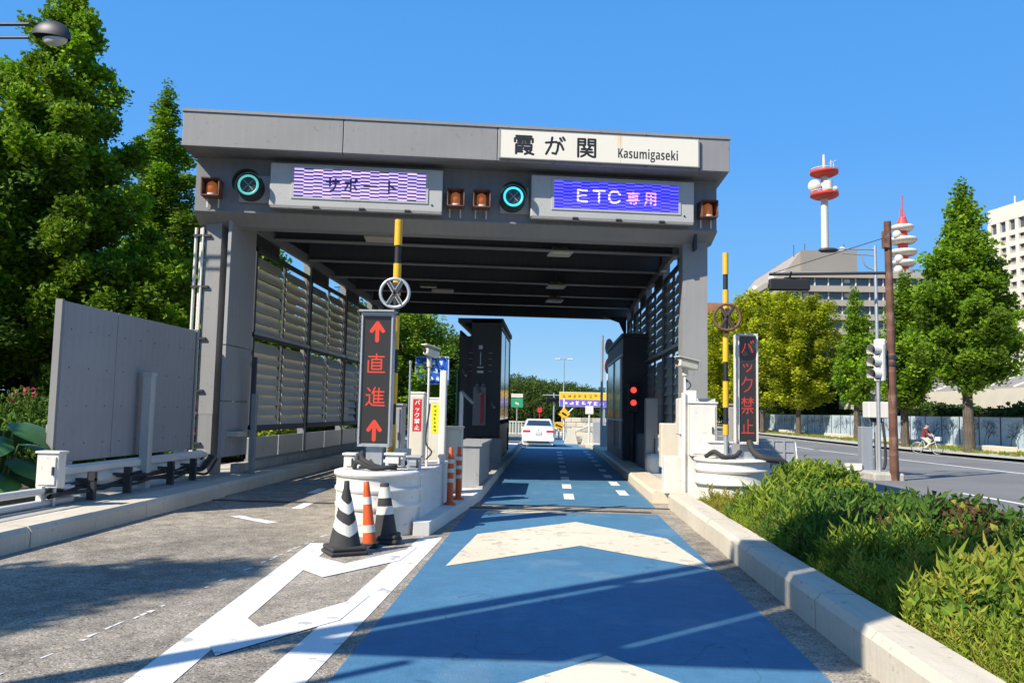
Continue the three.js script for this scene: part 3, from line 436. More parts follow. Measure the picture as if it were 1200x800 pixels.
// orange delineators
for (const [x, z, h, n] of [[-1.40, -11.55, .68, 'nearer'], [-1.36, -12.25, .66, 'farther']]) { const o = thing('delineator_post', 'thin orange delineator post with pale bands on the island step, the ' + n + ' one', 'delineator', [x, .16, z], 0, 'delineators on the island'); part(o, 'tube', lathe([[.045, 0], [.045, h], [.03, h + .02], [.028, h + .12], [0, h + .125]], 14), M.orange); for (const y of [.34, .48, .61]) part(o, 'band', cyl(.047, .047, .055, 0, y, 0, 14), M.reflect); part(o, 'foot', cyl(.09, .08, .03, 0, .015, 0, 16), M.orange); }
// ---------------------------------------------------------------- posts and boxes at the right of the blue lane
solo('gate_post', [rbox(.2, 1.82, .22, 2.3, .98, -13.55, .02), rbox(.06, 1.78, .1, 2.18, .96, -13.45, .01)], M.white, 'square white gate post before the gantry column', 'post');
{ const o = thing('barrier_machine', 'white boxy barrier machine mounted beside the gate post', 'machine', [2.62, .84, -14.15]); part(o, 'body', rbox(.62, .62, .4, -.12, .62, 0, .02), M.white); part(o, 'side_bracket', box(.12, .5, .2, -.36, .2, 0), M.white); part(o, 'hinge_slot', box(.05, .28, .02, -.3, .25, .21), M.steelDark); }
solo('base_plate_box', [rbox(.36, .62, .3, 2.1, .31 + .17, -13.95, .015)], M.white, 'low white box at the foot of the gate post', 'box');
solo('equipment_box', [rbox(.5, .84, .34, 2.36, .9, -15.75, .02), box(.4, .34, .26, 2.36, .32, -15.75)], M.tan, 'tan equipment box before the right louvred wall', 'box');
{ const o = thing('barrier_post', 'tall grey barrier post at the start of the right low wall', 'post', [2.3, .17, -18.7]); part(o, 'post_body', rbox(.28, 1.68, .3, 0, .84, 0, .02), M.panelGrey); part(o, 'foot', lathe([[.16, 0], [.16, .3], [.12, .42], [0, .44]], 18).translate(.0, 0, .2), M.white); part(o, 'slot', box(.03, .55, .02, .06, .5, .155), M.steelDark); }
// ---------------------------------------------------------------- toll booth on the island, and the right booth
{
  const o = thing('toll_booth', 'dark narrow toll booth with glazed side on the island under the gantry', 'toll booth');
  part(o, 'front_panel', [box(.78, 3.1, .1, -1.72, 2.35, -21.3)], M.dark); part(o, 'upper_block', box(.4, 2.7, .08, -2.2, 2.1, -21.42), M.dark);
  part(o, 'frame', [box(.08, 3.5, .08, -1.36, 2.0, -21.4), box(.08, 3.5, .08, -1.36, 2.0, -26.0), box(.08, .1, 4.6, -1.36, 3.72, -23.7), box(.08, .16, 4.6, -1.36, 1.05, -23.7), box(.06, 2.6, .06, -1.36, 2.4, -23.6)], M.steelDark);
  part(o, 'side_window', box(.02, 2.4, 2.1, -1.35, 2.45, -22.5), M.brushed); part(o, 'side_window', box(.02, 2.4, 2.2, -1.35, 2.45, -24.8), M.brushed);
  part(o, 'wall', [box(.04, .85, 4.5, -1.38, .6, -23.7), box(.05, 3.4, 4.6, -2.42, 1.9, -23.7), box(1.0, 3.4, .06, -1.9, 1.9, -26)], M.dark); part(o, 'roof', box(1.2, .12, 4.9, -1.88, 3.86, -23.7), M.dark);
  part(o, 'plinth', box(.5, .62, .5, -1.5, .47, -21.2), M.panelGrey);
  part(o, 'speaker_panel', [box(.1, .1, .03, -1.86, 3.15, -21.24), box(.02, .34, .03, -1.86, 2.85, -21.24), box(.16, .03, .04, -1.86, 2.62, -21.24), box(.16, .06, .06, -1.86, 2.5, -21.23)], M.galv);
  for (const q of [-1, 1]) part(o, 'vent_grille', [0, 1, 2, 3].map((k) => box(.1, .02, .03, -1.86 + q * .26, 3.0 - k * .16, -21.24)), M.midGrey);
  part(o, 'notice_frame', [box(.34, 1.0, .05, -1.86, 1.6, -21.2)], M.midGrey); part(o, 'notice_strip', box(.09, .8, .02, -1.78, 1.55, -21.17), M.red); part(o, 'twin_lamp', [cyl(.05, .05, .05, -1.93, 2.14, -21.18, 14, 0, Math.PI / 2), cyl(.05, .05, .05, -1.77, 2.14, -21.18, 14, 0, Math.PI / 2)], M.lens);
  part(o, 'side_screen', rbox(.06, 1.5, .5, -2.47, 1.75, -21.5, .02), mat({ color: C(.03, .16, .09), roughness: .3 }));
  for (const [x, y] of [[-2.25, 2.45], [-1.86, 2.0], [-1.5, 1.65]]) part(o, 'arm_lamp', rbox(.06, .05, .34, x, y, -21.05, .015, .4, .5), M.galv);
}
solo('slim_post', [rbox(.1, 1.75, .1, -1.98, 1.03, -18.0, .02), bar([-1.98, 1.9, -18], [-1.7, 1.65, -17.8], .04)], M.galv, 'grey post with sloping top plate before the dark booth', 'post');
{
  const o = thing('toll_booth', 'dark glazed booth against the right louvred wall', 'toll booth');
  part(o, 'wall', [box(.05, 3.4, 6, 2.02, 1.9, -25.6), box(.64, 3.4, .06, 2.34, 1.9, -22.6)], M.dark); part(o, 'side_window', box(.02, 1.7, 2.3, 1.985, 2.2, -24.2), M.brushed); part(o, 'side_window', box(.02, 1.7, 2.6, 1.985, 2.2, -26.8), M.brushed);
  part(o, 'frame', [box(.05, 2.6, .06, 1.97, 1.8, -25.45), box(.05, 2.6, .06, 1.97, 1.8, -22.95), box(.05, .06, 5.6, 1.97, 3.1, -25.4), box(.05, .06, 5.6, 1.97, 1.3, -25.4)], M.galv); part(o, 'roof', box(.8, .1, 6.2, 2.35, 3.65, -25.6), M.dark);
}
{ const o = thing('stop_signal', 'small stop signal with two lit red lamps beside the right booth', 'signal', [2.24, 0, -22.2]); const lit = mat({ color: C(.3, .01, .01), roughness: .3, emissive: C(1, .06, .05), emissiveIntensity: .9 });
  part(o, 'housing', rbox(.28, .8, .2, 0, 1.92, .02, .02), M.black); part(o, 'post', bar([0, .17, 0], [0, 1.5, 0], .04), M.steelDark); for (const y of [2.12, 1.78]) part(o, 'red_lamp', cyl(.08, .08, .03, 0, y, .13, 18, 0, Math.PI / 2), lit); part(o, 'visor', [box(.24, .02, .14, 0, 2.24, .18), box(.24, .02, .14, 0, 1.9, .18)], M.black); }
// ---------------------------------------------------------------- traffic cones by the island nose
function cone(x, z, label, o1) {
  const o = thing('traffic_cone', label, 'traffic cone', [x, 0, z], o1.ry || 0, 'cones before the island'); const { h, r0, r1, base, bh, m, bands } = o1; o.rotation.z = o1.tilt || 0;
  part(o, 'base', [rbox(base, bh * .5, base, 0, bh * .25, 0, .02), rbox(base * .94, bh * .5, base * .94, 0, bh * .75, 0, .02)], M.rubber);
  part(o, 'cone_body', lathe([[r0, bh], [r1, h - .08], [r1 * .8, h], [0, h]], 26), m); const at = (y) => r0 + (r1 - r0) * (y - bh) / (h - .08 - bh) + .003;
  for (const [a, b, zig] of bands) { const n = 40, pos = [], idx = []; for (let i = 0; i <= n; i++) { const t = i / n * 2 * Math.PI, w = zig ? zig * (1 - Math.abs(((t / Math.PI * 2) % 2 + 2) % 2 - 1)) * 2 - zig : 0; for (const y of [a + w, b + w]) pos.push(Math.sin(t) * at(y), y, Math.cos(t) * at(y)); if (i < n) idx.push(2 * i, 2 * i + 2, 2 * i + 1, 2 * i + 1, 2 * i + 2, 2 * i + 3); }
    const g = new THREE.BufferGeometry(); g.setAttribute('position', new THREE.Float32BufferAttribute(pos, 3)); g.setAttribute('uv', new THREE.Float32BufferAttribute(new Array(pos.length / 3 * 2).fill(0), 2)); g.setIndex(idx); g.computeVertexNormals(); part(o, 'reflective_band', g, M.reflect); }
}
cone(-2.10, -8.42, 'large black rubber cone with wide pale chevron bands', { h: .74, r0: .165, r1: .033, base: .39, bh: .09, m: M.rubber, bands: [[.23, .34, .045], [.44, .54, .035]], ry: .55 });
cone(-1.93, -8.85, 'slim faded orange cone between the two black cones', { h: .7, r0: .075, r1: .036, base: .21, bh: .05, m: M.orange, bands: [[.46, .54, 0], [.16, .24, 0]], tilt: .09 });
cone(-1.82, -9.15, 'smaller grey black cone with white bands leaning on the island nose', { h: .66, r0: .13, r1: .06, base: .32, bh: .1, m: M.rubber, bands: [[.32, .41, 0], [.5, .62, 0]], tilt: .05 });
// ---------------------------------------------------------------- roadside barrier at the left
{
  const o = thing('noise_barrier', 'tall grey riveted barrier panel standing beside the support lane', 'barrier');
  part(o, 'panel', [rbox(.06, 2.08, 1.3, -6.33, 1.76, -10.78, .006)], M.panelGrey); part(o, 'panel', [rbox(.06, 2.08, 2.58, -6.33, 1.76, -12.735, .006)], M.panelGrey);
  part(o, 'edge_channel', box(.09, 2.12, .05, -6.35, 1.76, -10.1), M.greyPaint); part(o, 'edge_channel', box(.16, 2.12, .05, -6.36, 1.76, -14.06), M.greyPaint);
  for (let i = 0; i < 9; i++) for (let j = 0; j < 4; j++) part(o, 'rivet', box(.012, .02, .02, -6.296, .95 + j * .5, -10.3 - i * .45), M.greyPaint);
  for (const z of [-10.3, -13.9]) part(o, 'post', box(.14, 1.0, .14, -6.44, .7, z), M.galv);
  part(o, 'support_post', [rbox(.14, 1.72, .14, -6.12, 1.06, -12.1, .012), rbox(.16, .06, .16, -6.12, 1.94, -12.1, .01)], M.housing, 'pale steel upright standing before the panel');
}
solo('guard_rail', [0, 1].map((k) => { const p = [[0, 0], [.05, .03], [.05, .09], [0, .12], [.05, .15], [.05, .21], [0, .24], [-.02, .24], [-.02, 0]], g = extr(p.map(([x, y]) => [x, y * 1.2]), 4.6); g.translate(-6.2, .40, -14.4); return k ? box(.12, .5, .1, -6.38, .5, -10.5) : g; }).concat([box(.12, .5, .1, -6.38, .5, -13.9)]), M.white, 'white corrugated guard rail under the grey barrier panel', 'guard rail');
solo('guard_rail', [bar([-6.1, .42, -10.2], [-6.2, .45, -2], .045, 10), bar([-6.1, .27, -10.2], [-6.2, .3, -2], .045, 10), box(.07, .3, .07, -6.12, .33, -9.6), box(.07, .3, .07, -6.15, .33, -6.5)], M.white, 'low white pipe rail running on from the barrier panel towards the camera', 'guard rail');
cabinet('junction_box', 'white rounded junction box on a stub at the near end of the barrier panel', -6.1, .45, -9.75, .28, .42, .16, M.white, 0, (o) => part(o, 'stub', bar([.05, -.22, 0], [.05, .02, 0], .03), M.galv));
{ const r = rng(9); for (let k = 0; k < 4; k++) { const pts = []; for (let i = 0; i <= 12; i++) pts.push([-5.98 - k * .06 + (r() - .5) * .06, .34 + k * .035 + (r() - .5) * .09 + (i > 11 ? .2 : 0), -9.6 - i * .40]); solo('cable', tube(pts, .022 + r() * .016, 70, 7), M.rubber, ['thick black cable lowest on the base of the barrier', 'black cable sagging second from below along the barrier base', 'black cable sagging third from below along the barrier base', 'topmost black cable along the barrier base'][k], 'cable', 'cables along the barrier'); }
  for (const [z, n] of [[-10.4, 'nearest the white junction box'], [-11.3, 'second from the white junction box'], [-12.6, 'just beyond the pale upright'], [-13.4, 'nearest the gantry']]) solo('cable_stand', [box(.1, .36, .06, -5.95, .42, z), box(.3, .03, .08, -6.05, .5, z)], M.steelDark, 'short dark bracket carrying the cables along the barrier base, ' + n, 'bracket', 'cable brackets along the barrier'); }
{ const o = thing('gate_rod', 'grey upright gate rod and stop beside the end panel of the left wall', 'post', [-5.62, .22, -15.2]); part(o, 'upright', rbox(.1, 1.5, .1, 0, .75, 0, .015), M.greyPaint); part(o, 'upright_extension', rbox(.07, .7, .07, -.02, 1.85, .02, .01), M.steelDark); part(o, 'shelf_bracket', rbox(.2, .1, .7, -.2, .75, .2, .01), M.slat); }
// ---------------------------------------------------------------- vegetation
const leafMat = (k = 1) => { const m = new THREE.MeshPhysicalMaterial({ color: C(1, 1, 1), roughness: .8, specularIntensity: .25, transmission: .5, thickness: 0, side: THREE.DoubleSide }); return m; };
const LEAF = leafMat();
function sprig(n, len, wid, spread, seed, fan) { // a few folded leaves round a twig end
  const r = rng(seed), pos = [], q = new THREE.Quaternion(), e = new THREE.Euler();
  for (let i = 0; i < n; i++) { e.set(fan ? .95 + (r() - .5) * 1.7 : (r() - .5) * 2.4, r() * 6.283, (r() - .5) * (fan ? 1.2 : 2.4), 'YXZ'); q.setFromEuler(e); const o = V((r() - .5) * spread, (r() - .5) * spread, (r() - .5) * spread), L = len * (.75 + r() * .5), W = wid * (.75 + r() * .5);
    const P = (fan ? [[0, 0, 0], [-.5, .72, .1], [-.18, 1, -.04], [0, .8, .06], [.2, 1, -.04], [.5, .7, .1]] : [[0, 0, 0], [-.5, .42, .1], [-.2, .8, .06], [0, 1, -.1], [.2, .8, .06], [.5, .42, .1]]).map(([x, y, z]) => V(x * W, y * L, z * L).applyQuaternion(q).add(o));
    for (const [a, b, c] of [[0, 3, 1], [1, 3, 2], [0, 5, 3], [5, 4, 3]]) for (const p of [P[a], P[b], P[c]]) pos.push(p.x, p.y, p.z); }
  const g = new THREE.BufferGeometry(); g.setAttribute('position', new THREE.Float32BufferAttribute(pos, 3)); g.setAttribute('uv', new THREE.Float32BufferAttribute(new Array(pos.length / 3 * 2).fill(0), 2)); g.computeVertexNormals(); return g;
}
const SPRIGS = [sprig(9, .115, .105, .34, 1, true), sprig(9, .115, .105, .34, 2, true)];
const m4 = new THREE.Matrix4(), q4 = new THREE.Quaternion(), e4 = new THREE.Euler(), colr = new THREE.Color();
function leaves(parent, name, geo, list, material = LEAF) { // list of [x,y,z,scale,r,g,b, rx,ry,rz]
  const o = new THREE.InstancedMesh(geo, material, list.length); o.name = name;
  list.forEach((l, i) => { e4.set(l[7], l[8], l[9]); m4.compose(V(l[0], l[1], l[2]), q4.setFromEuler(e4), V(l[3], l[3], l[3])); o.setMatrixAt(i, m4); o.setColorAt(i, colr.setRGB(l[4], l[5], l[6])); });
  o.castShadow = o.receiveShadow = true; o.userData.kind = 'stuff'; parent.add(o); return o;
}
function taper(pts, r0, r1, seg = 9) { // tapering wood along points
  const cv = new THREE.CatmullRomCurve3(pts), n = pts.length * 3, g = new THREE.TubeGeometry(cv, n, 1, seg), p = g.attributes.position; for (let i = 0; i <= n; i++) { const c = cv.getPointAt(i / n), r = r0 + (r1 - r0) * (i / n); for (let k = 0; k <= seg; k++) { const j = i * (seg + 1) + k; p.setXYZ(j, c.x + (p.getX(j) - c.x) * r, c.y + (p.getY(j) - c.y) * r, c.z + (p.getZ(j) - c.z) * r); } } g.computeVertexNormals(); return g;
}
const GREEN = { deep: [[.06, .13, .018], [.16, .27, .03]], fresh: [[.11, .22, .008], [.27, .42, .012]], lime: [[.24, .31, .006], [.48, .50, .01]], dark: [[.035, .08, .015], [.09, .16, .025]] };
function tree(name, label, [x, y, z], o) {
  const { h, r, base = .2, n = 3000, s = 1, tone = 'fresh', seed = 1, round = false, limbs = 56, trunk = .16, spire = 0, pw } = o, R = rng(seed * 7919), t = thing(name, label, 'tree', [x, y, z], 0, o.group);
  const lean = (R() - .5) * .3, wob = (k) => (R() - .5) * k;
  part(t, 'trunk', taper([V(0, -.1, 0), V(wob(.1), h * .2, wob(.1)), V(lean * .4, h * .5, wob(.15)), V(lean, h * .97, wob(.1))], trunk, .02, 10), M.bark);
  const wood = [], list = [], [ca, cb] = GREEN[tone], tips = [];
  for (let i = 0; i < limbs; i++) { const u = (i + R() * .8) / limbs, yy = h * (base + (1 - base) * u * .97), az = i * 2.39996 + wob(.7);
    const prof = round ? Math.sqrt(Math.max(.05, 1 - (u * 1.9 - .85) ** 2 * .9)) : Math.pow(1 - u, o.pw || .9) * Math.min(1, (u + .12) / .26) + .05;
    const L = r * prof * (.68 + R() * .5), up = L * (round ? .25 + .5 * u : .35 + R() * .3), sx = lean * u, tip = V(sx + Math.sin(az) * L, yy + up, Math.cos(az) * L), a = V(sx, yy, 0), mid = a.clone().lerp(tip, .5).add(V(wob(.15), -L * .06, wob(.15)));
    wood.push(taper([a, mid, tip], Math.max(.012, trunk * .28 * (1 - u)), .006, 5)); tips.push([a, mid, tip, L, u]); }
  part(t, 'branches', wood, M.bark);
  const tw = tips.reduce((q, e) => q + e[3] ** 1.5, 0);
  for (const [a, mid, tip, L] of tips) { const k = Math.round(n * L ** 1.5 / tw), br = .8 + R() * .4, clumps = Math.max(2, Math.round(L * 3.2)), cs = [];
    for (let c = 0; c < clumps; c++) { const f = .22 + .8 * Math.pow((c + R()) / clumps, .8), p = f < .5 ? a.clone().lerp(mid, f * 2) : mid.clone().lerp(tip, f * 2 - 1), rad = (.18 + .22 * L / r) * Math.min(1, L) * (1.15 - .4 * f) * (o.clump || 1); cs.push([p.add(V(wob(.5 * rad), wob(.3), wob(.5 * rad))), rad, .75 + R() * .5]); }
    for (let j = 0; j < k; j++) { const [p, rad, cb2] = cs[(R() * cs.length) | 0], th = R() * 6.283, ph = Math.acos(2 * R() - 1), rr = rad * Math.cbrt(R()) * 1.25, f = Math.min(1, Math.max(0, R() * .85 + (R() - .5) * .2)), m = br * (.7 + .6 * R()) * cb2;
      list.push([p.x + rr * Math.sin(ph) * Math.cos(th), p.y + rr * Math.cos(ph) * .75 + .04, p.z + rr * Math.sin(ph) * Math.sin(th), s * (.7 + R() * .6), (ca[0] + (cb[0] - ca[0]) * f) * m, (ca[1] + (cb[1] - ca[1]) * f) * m, (ca[2] + (cb[2] - ca[2]) * f) * m, wob(.9), R() * 6.283, wob(.9)]); } }
  for (let j = 0; j < spire; j++) { const yy = h * (.9 + .12 * (j / spire)) + wob(.2), c = cb; list.push([lean + wob(.35 * (1 - j / spire) + .08), yy, wob(.3), s * .8, ca[0], ca[1], ca[2], wob(2), R() * 6, wob(2)]); }
  const cr = leaves(t, 'crown', SPRIGS[seed % 2], list); return t;
}
// ginkgo row behind the barrier (two stand in the picture, others out of frame shade the lane)
tree('ginkgo_tree', 'tall dense conical tree filling the upper left corner behind the lamp', [-13.1, 0, -20.2], { h: 12.4, r: 2.9, pw: .72, base: .16, n: 13000, tone: 'fresh', seed: 3, limbs: 90, spire: 30, group: 'trees behind the barrier', trunk: .22 });
tree('ginkgo_tree', 'slender conical tree with a thin tip close to the gantry', [-12.7, 0, -25.4], { h: 11.9, r: 2.2, pw: .95, base: .16, n: 9500, tone: 'fresh', seed: 4, limbs: 84, spire: 30, group: 'trees behind the barrier', trunk: .2 });
tree('ginkgo_tree', 'conical tree behind the left louvred wall', [-12.6, 0, -33], { h: 10.5, r: 2.9, base: .14, n: 4500, tone: 'fresh', seed: 5, s: 1.2, limbs: 70, group: 'trees behind the barrier', trunk: .2 });
tree('ginkgo_tree', 'conical tree standing left of the lane outside the frame', [-11.0, 0, -.1], { h: 10.3, r: 2.4, base: .25, n: 5000, tone: 'fresh', seed: 6, s: 1.15, limbs: 70, group: 'trees behind the barrier', trunk: .2 });
tree('ginkgo_tree', 'conical tree just outside the left edge of the frame', [-12.6, 0, -7.4], { h: 9.4, r: 2.4, base: .2, n: 4500, tone: 'fresh', seed: 7, s: 1.15, limbs: 70, group: 'trees behind the barrier', trunk: .2 });
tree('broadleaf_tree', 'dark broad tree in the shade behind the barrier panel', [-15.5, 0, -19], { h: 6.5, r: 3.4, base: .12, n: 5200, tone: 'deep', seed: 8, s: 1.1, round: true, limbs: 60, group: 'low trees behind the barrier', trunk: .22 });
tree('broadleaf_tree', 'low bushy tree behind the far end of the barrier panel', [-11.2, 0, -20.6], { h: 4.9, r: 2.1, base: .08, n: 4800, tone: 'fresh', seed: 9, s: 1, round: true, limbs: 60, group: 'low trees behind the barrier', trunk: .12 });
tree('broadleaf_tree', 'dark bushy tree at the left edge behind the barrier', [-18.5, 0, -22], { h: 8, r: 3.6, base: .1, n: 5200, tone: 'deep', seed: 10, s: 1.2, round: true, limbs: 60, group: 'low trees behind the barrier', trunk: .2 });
tree('broadleaf_tree', 'green tree beyond the left wall seen under the gantry', [-8.2, -.4, -44], { h: 6.9, r: 2.6, base: .1, n: 2600, tone: 'fresh', seed: 12, s: 1.6, round: true, limbs: 50, group: 'trees beyond the gantry' });
tree('broadleaf_tree', 'deep green tree behind the blue direction sign', [-6.2, -.4, -54], { h: 6.2, r: 2.8, base: .1, n: 2600, tone: 'deep', seed: 13, s: 1.7, round: true, limbs: 50, group: 'trees beyond the gantry' });
tree('broadleaf_tree', 'wide dark tree filling the gap beyond the left louvred wall', [-11.5, -.4, -50], { h: 8, r: 3.6, base: .06, n: 3400, tone: 'deep', seed: 14, s: 1.8, round: true, limbs: 54, group: 'trees beyond the gantry' });
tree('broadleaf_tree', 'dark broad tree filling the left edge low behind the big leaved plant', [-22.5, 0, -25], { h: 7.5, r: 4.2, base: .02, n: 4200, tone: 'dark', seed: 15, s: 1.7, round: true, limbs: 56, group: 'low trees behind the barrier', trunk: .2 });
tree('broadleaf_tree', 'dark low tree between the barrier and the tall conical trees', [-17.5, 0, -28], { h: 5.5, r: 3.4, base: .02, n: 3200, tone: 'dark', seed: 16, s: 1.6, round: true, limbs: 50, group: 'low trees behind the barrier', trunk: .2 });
// street trees along the far pavement
const G2 = 'street trees on the far pavement';
tree('street_tree', 'largest conical green street tree with a bare tip at the right edge', [24.6, -.4, -49.1], { h: 15.8, r: 3.5, pw: 1.0, base: .21, n: 6000, tone: 'fresh', seed: 21, s: 1.9, limbs: 90, spire: 26, trunk: .34, group: G2, clump: 1.25 });
tree('street_tree', 'conical green street tree close behind the brown pole', [24.3, -.4, -57], { h: 11.8, r: 2.5, base: .2, n: 3200, tone: 'fresh', seed: 22, s: 1.9, limbs: 80, spire: 26, trunk: .3, group: G2, clump: 1.2 });
tree('street_tree', 'thin sparse street tree with a long bare leader left of the brown pole', [26.2, -.4, -71], { h: 12.8, r: 2.1, base: .2, n: 1300, tone: 'fresh', seed: 23, s: 1.9, limbs: 60, spire: 20, trunk: .28, group: G2 });
tree('street_tree', 'broad yellow green street tree right of the red LED sign', [24.9, -.4, -83], { h: 13.3, r: 4.1, base: .2, n: 4200, tone: 'lime', seed: 24, s: 2.4, round: true, limbs: 70, trunk: .3, group: G2, clump: 1.3 });
tree('street_tree', 'yellow green street tree in the middle of the lime coloured ones', [23.9, -.4, -93], { h: 14.8, r: 4.6, base: .2, n: 4000, tone: 'lime', seed: 25, s: 2.6, round: true, limbs: 70, trunk: .3, group: G2, clump: 1.3 });
tree('street_tree', 'yellow green street tree half hidden by the red LED sign', [23.0, -.4, -104], { h: 14.4, r: 5, base: .15, n: 3600, tone: 'lime', seed: 26, s: 2.7, round: true, limbs: 70, trunk: .3, group: G2, clump: 1.3 });
tree('street_tree', 'green tree at the foot of the gantry column seen past the striped mast', [21.5, -.4, -112], { h: 13, r: 5, base: .1, n: 3200, tone: 'fresh', seed: 27, s: 2.7, round: true, limbs: 60, trunk: .3, group: G2, clump: 1.3 });
for (const [i, [x, z, h, r]] of [[31, -64, 2.0, 1.8], [31, -76, 2.2, 1.9], [33, -102, 6, 4], [33.5, -112, 8, 4.5], [31, -54, 2.0, 1.8]].entries())
  tree('park_tree', ['low dark tree behind the fence under the thin street tree', 'low dark tree behind the fence right of the lime trees', 'dark tree behind the fence between the lime trees', 'dark tree behind the fence at its far end', 'low dark tree behind the fence at the right edge'][i], [x, -.5, z], { h, r, base: .05, n: 1900, tone: 'dark', seed: 31 + i, s: 2.1, round: true, limbs: 40, group: 'dark trees behind the fence' });
// wooded hill far beyond the road
{ const R = rng(77), list = []; const [ca, cb] = [[.045, .095, .018], [.13, .20, .03]];
  const hills = [[-4.5, -150, 6.5, 6.8], [1.5, -152, 7, 5.6], [10, -152, 9, 4.6], [-22, -150, 13, 5.5], [-42, -150, 15, 8], [-64, -152, 18, 9], [24, -158, 13, 7], [44, -165, 14, 8]];
  for (const [hx, hz, hr, hh] of hills) for (let c = 0; c < 46; c++) { const a = R() * 6.283, q = Math.sqrt(R()), cx = hx + Math.cos(a) * hr * q, cz = hz + Math.sin(a) * hr * .5 * q, top = hh * Math.sqrt(1 - q * q * .8), cr = 1.5 + R() * 1.6, tone = R();
    for (let j = 0; j < 150; j++) { const th = R() * 6.283, ph = Math.acos(R() * 1.5 - .5), f = R() * .5 + tone * .5; list.push([cx + cr * Math.sin(ph) * Math.cos(th), Math.max(-.3, top - cr * .4 + cr * Math.cos(ph) - R() * R() * top), cz + cr * Math.sin(ph) * Math.sin(th), 2.7 * (.7 + .6 * R()), ca[0] + (cb[0] - ca[0]) * f, ca[1] + (cb[1] - ca[1]) * f, ca[2] + (cb[2] - ca[2]) * f, R() * 3, R() * 6, R() * 3]); } }
  const w = leaves(scene, 'far_wood', SPRIGS[0], list); tag(w, 'wooded green hill far beyond the end of the toll road', 'woods', null, 'stuff'); }
// shrubs in the planted strip
const OVAL = sprig(9, .085, .034, .17, 5, false), ROUND = sprig(10, .06, .038, .18, 6, false), BLADE = sprig(5, .26, .028, .08, 7, false);
function shrub(label, x, z, rx, rz, h, n, geo, tones, seed, sc = 1) {
  const R = rng(seed), t = thing('shrub', label, 'shrub', [x, .1, z], 0, 'shrubs in the planted strip'), wood = [], list = [], wob = (k) => (R() - .5) * k, N = 60, tips = [];
  for (let i = 0; i < N; i++) { const a = R() * 6.283, q = Math.sqrt(R()), hx = Math.cos(a) * rx * q, hz = Math.sin(a) * rz * q, hh = h * (1 - .45 * q * q) * (.7 + R() * .42); const tip = V(hx, hh, hz), root = V(hx * .25, 0, hz * .25); wood.push(taper([root, root.clone().lerp(tip, .5).add(V(wob(.1), wob(.05), wob(.1))), tip], .009, .004, 4)); tips.push([root, tip, R()]); }
  part(t, 'stems', wood, M.bark);
  for (let j = 0; j < n; j++) { const [a, b, ct] = tips[(R() * N) | 0], f = .3 + .72 * Math.sqrt(R()), p = a.clone().lerp(b, f), [c0, c1] = tones[R() < .3 ? (tones.length - 1) : ((ct * tones.length) | 0)], k = R(), m = .75 + .5 * R();
    list.push([p.x + wob(.22), Math.max(.02, p.y + wob(.14)), p.z + wob(.22), sc * (.75 + R() * .6), (c0[0] + (c1[0] - c0[0]) * k) * m, (c0[1] + (c1[1] - c0[1]) * k) * m, (c0[2] + (c1[2] - c0[2]) * k) * m, wob(1.3), R() * 6.283, wob(1.3)]); }
  leaves(t, 'foliage', geo, list); return t;
}
const tD = [[.04, .10, .016], [.10, .20, .026]], tM = [[.07, .15, .018], [.17, .29, .032]], tL = [[.17, .25, .022], [.34, .42, .04]], tB = [[.13, .07, .03], [.20, .12, .05]], tY = [[.28, .29, .035], [.42, .38, .06]];
shrub('rounded glossy green shrub next to the white island nose', 3.6, -11.2, .62, .6, .74, 2400, OVAL, [tM, tM, tL], 41);
shrub('leafy mid green shrub second from the island nose', 3.0, -9.9, .6, .75, .42, 2400, OVAL, [tM, tL, tM], 42);
shrub('dark green shrub in the middle of the planted strip', 3.5, -8.9, .85, .8, .54, 3600, OVAL, [tD, tD, tM], 43);
shrub('dark shrub with round yellowing leaves and brown patches', 3.7, -7.6, .7, .65, .5, 3000, ROUND, [tD, tY, tD, tL, tB, tD], 44, 1.15);
shrub('green shrub with narrow leaves close to the kerb', 2.8, -8.0, .45, .7, .4, 1800, OVAL, [tM, tD], 45);
shrub('leafy shrub beside the street edge at the right', 4.3, -6.4, .4, .7, .26, 1800, OVAL, [tM, tL], 46);
shrub('bright yellow green shrub of broad leaves near the right edge', 3.5, -5.9, .75, .75, .34, 3000, ROUND, [tL, tM, tY], 47, 1.0);
shrub('pale green shrub at the bottom right corner', 2.95, -5.2, .55, .65, .28, 1900, ROUND, [tL, tM], 48);
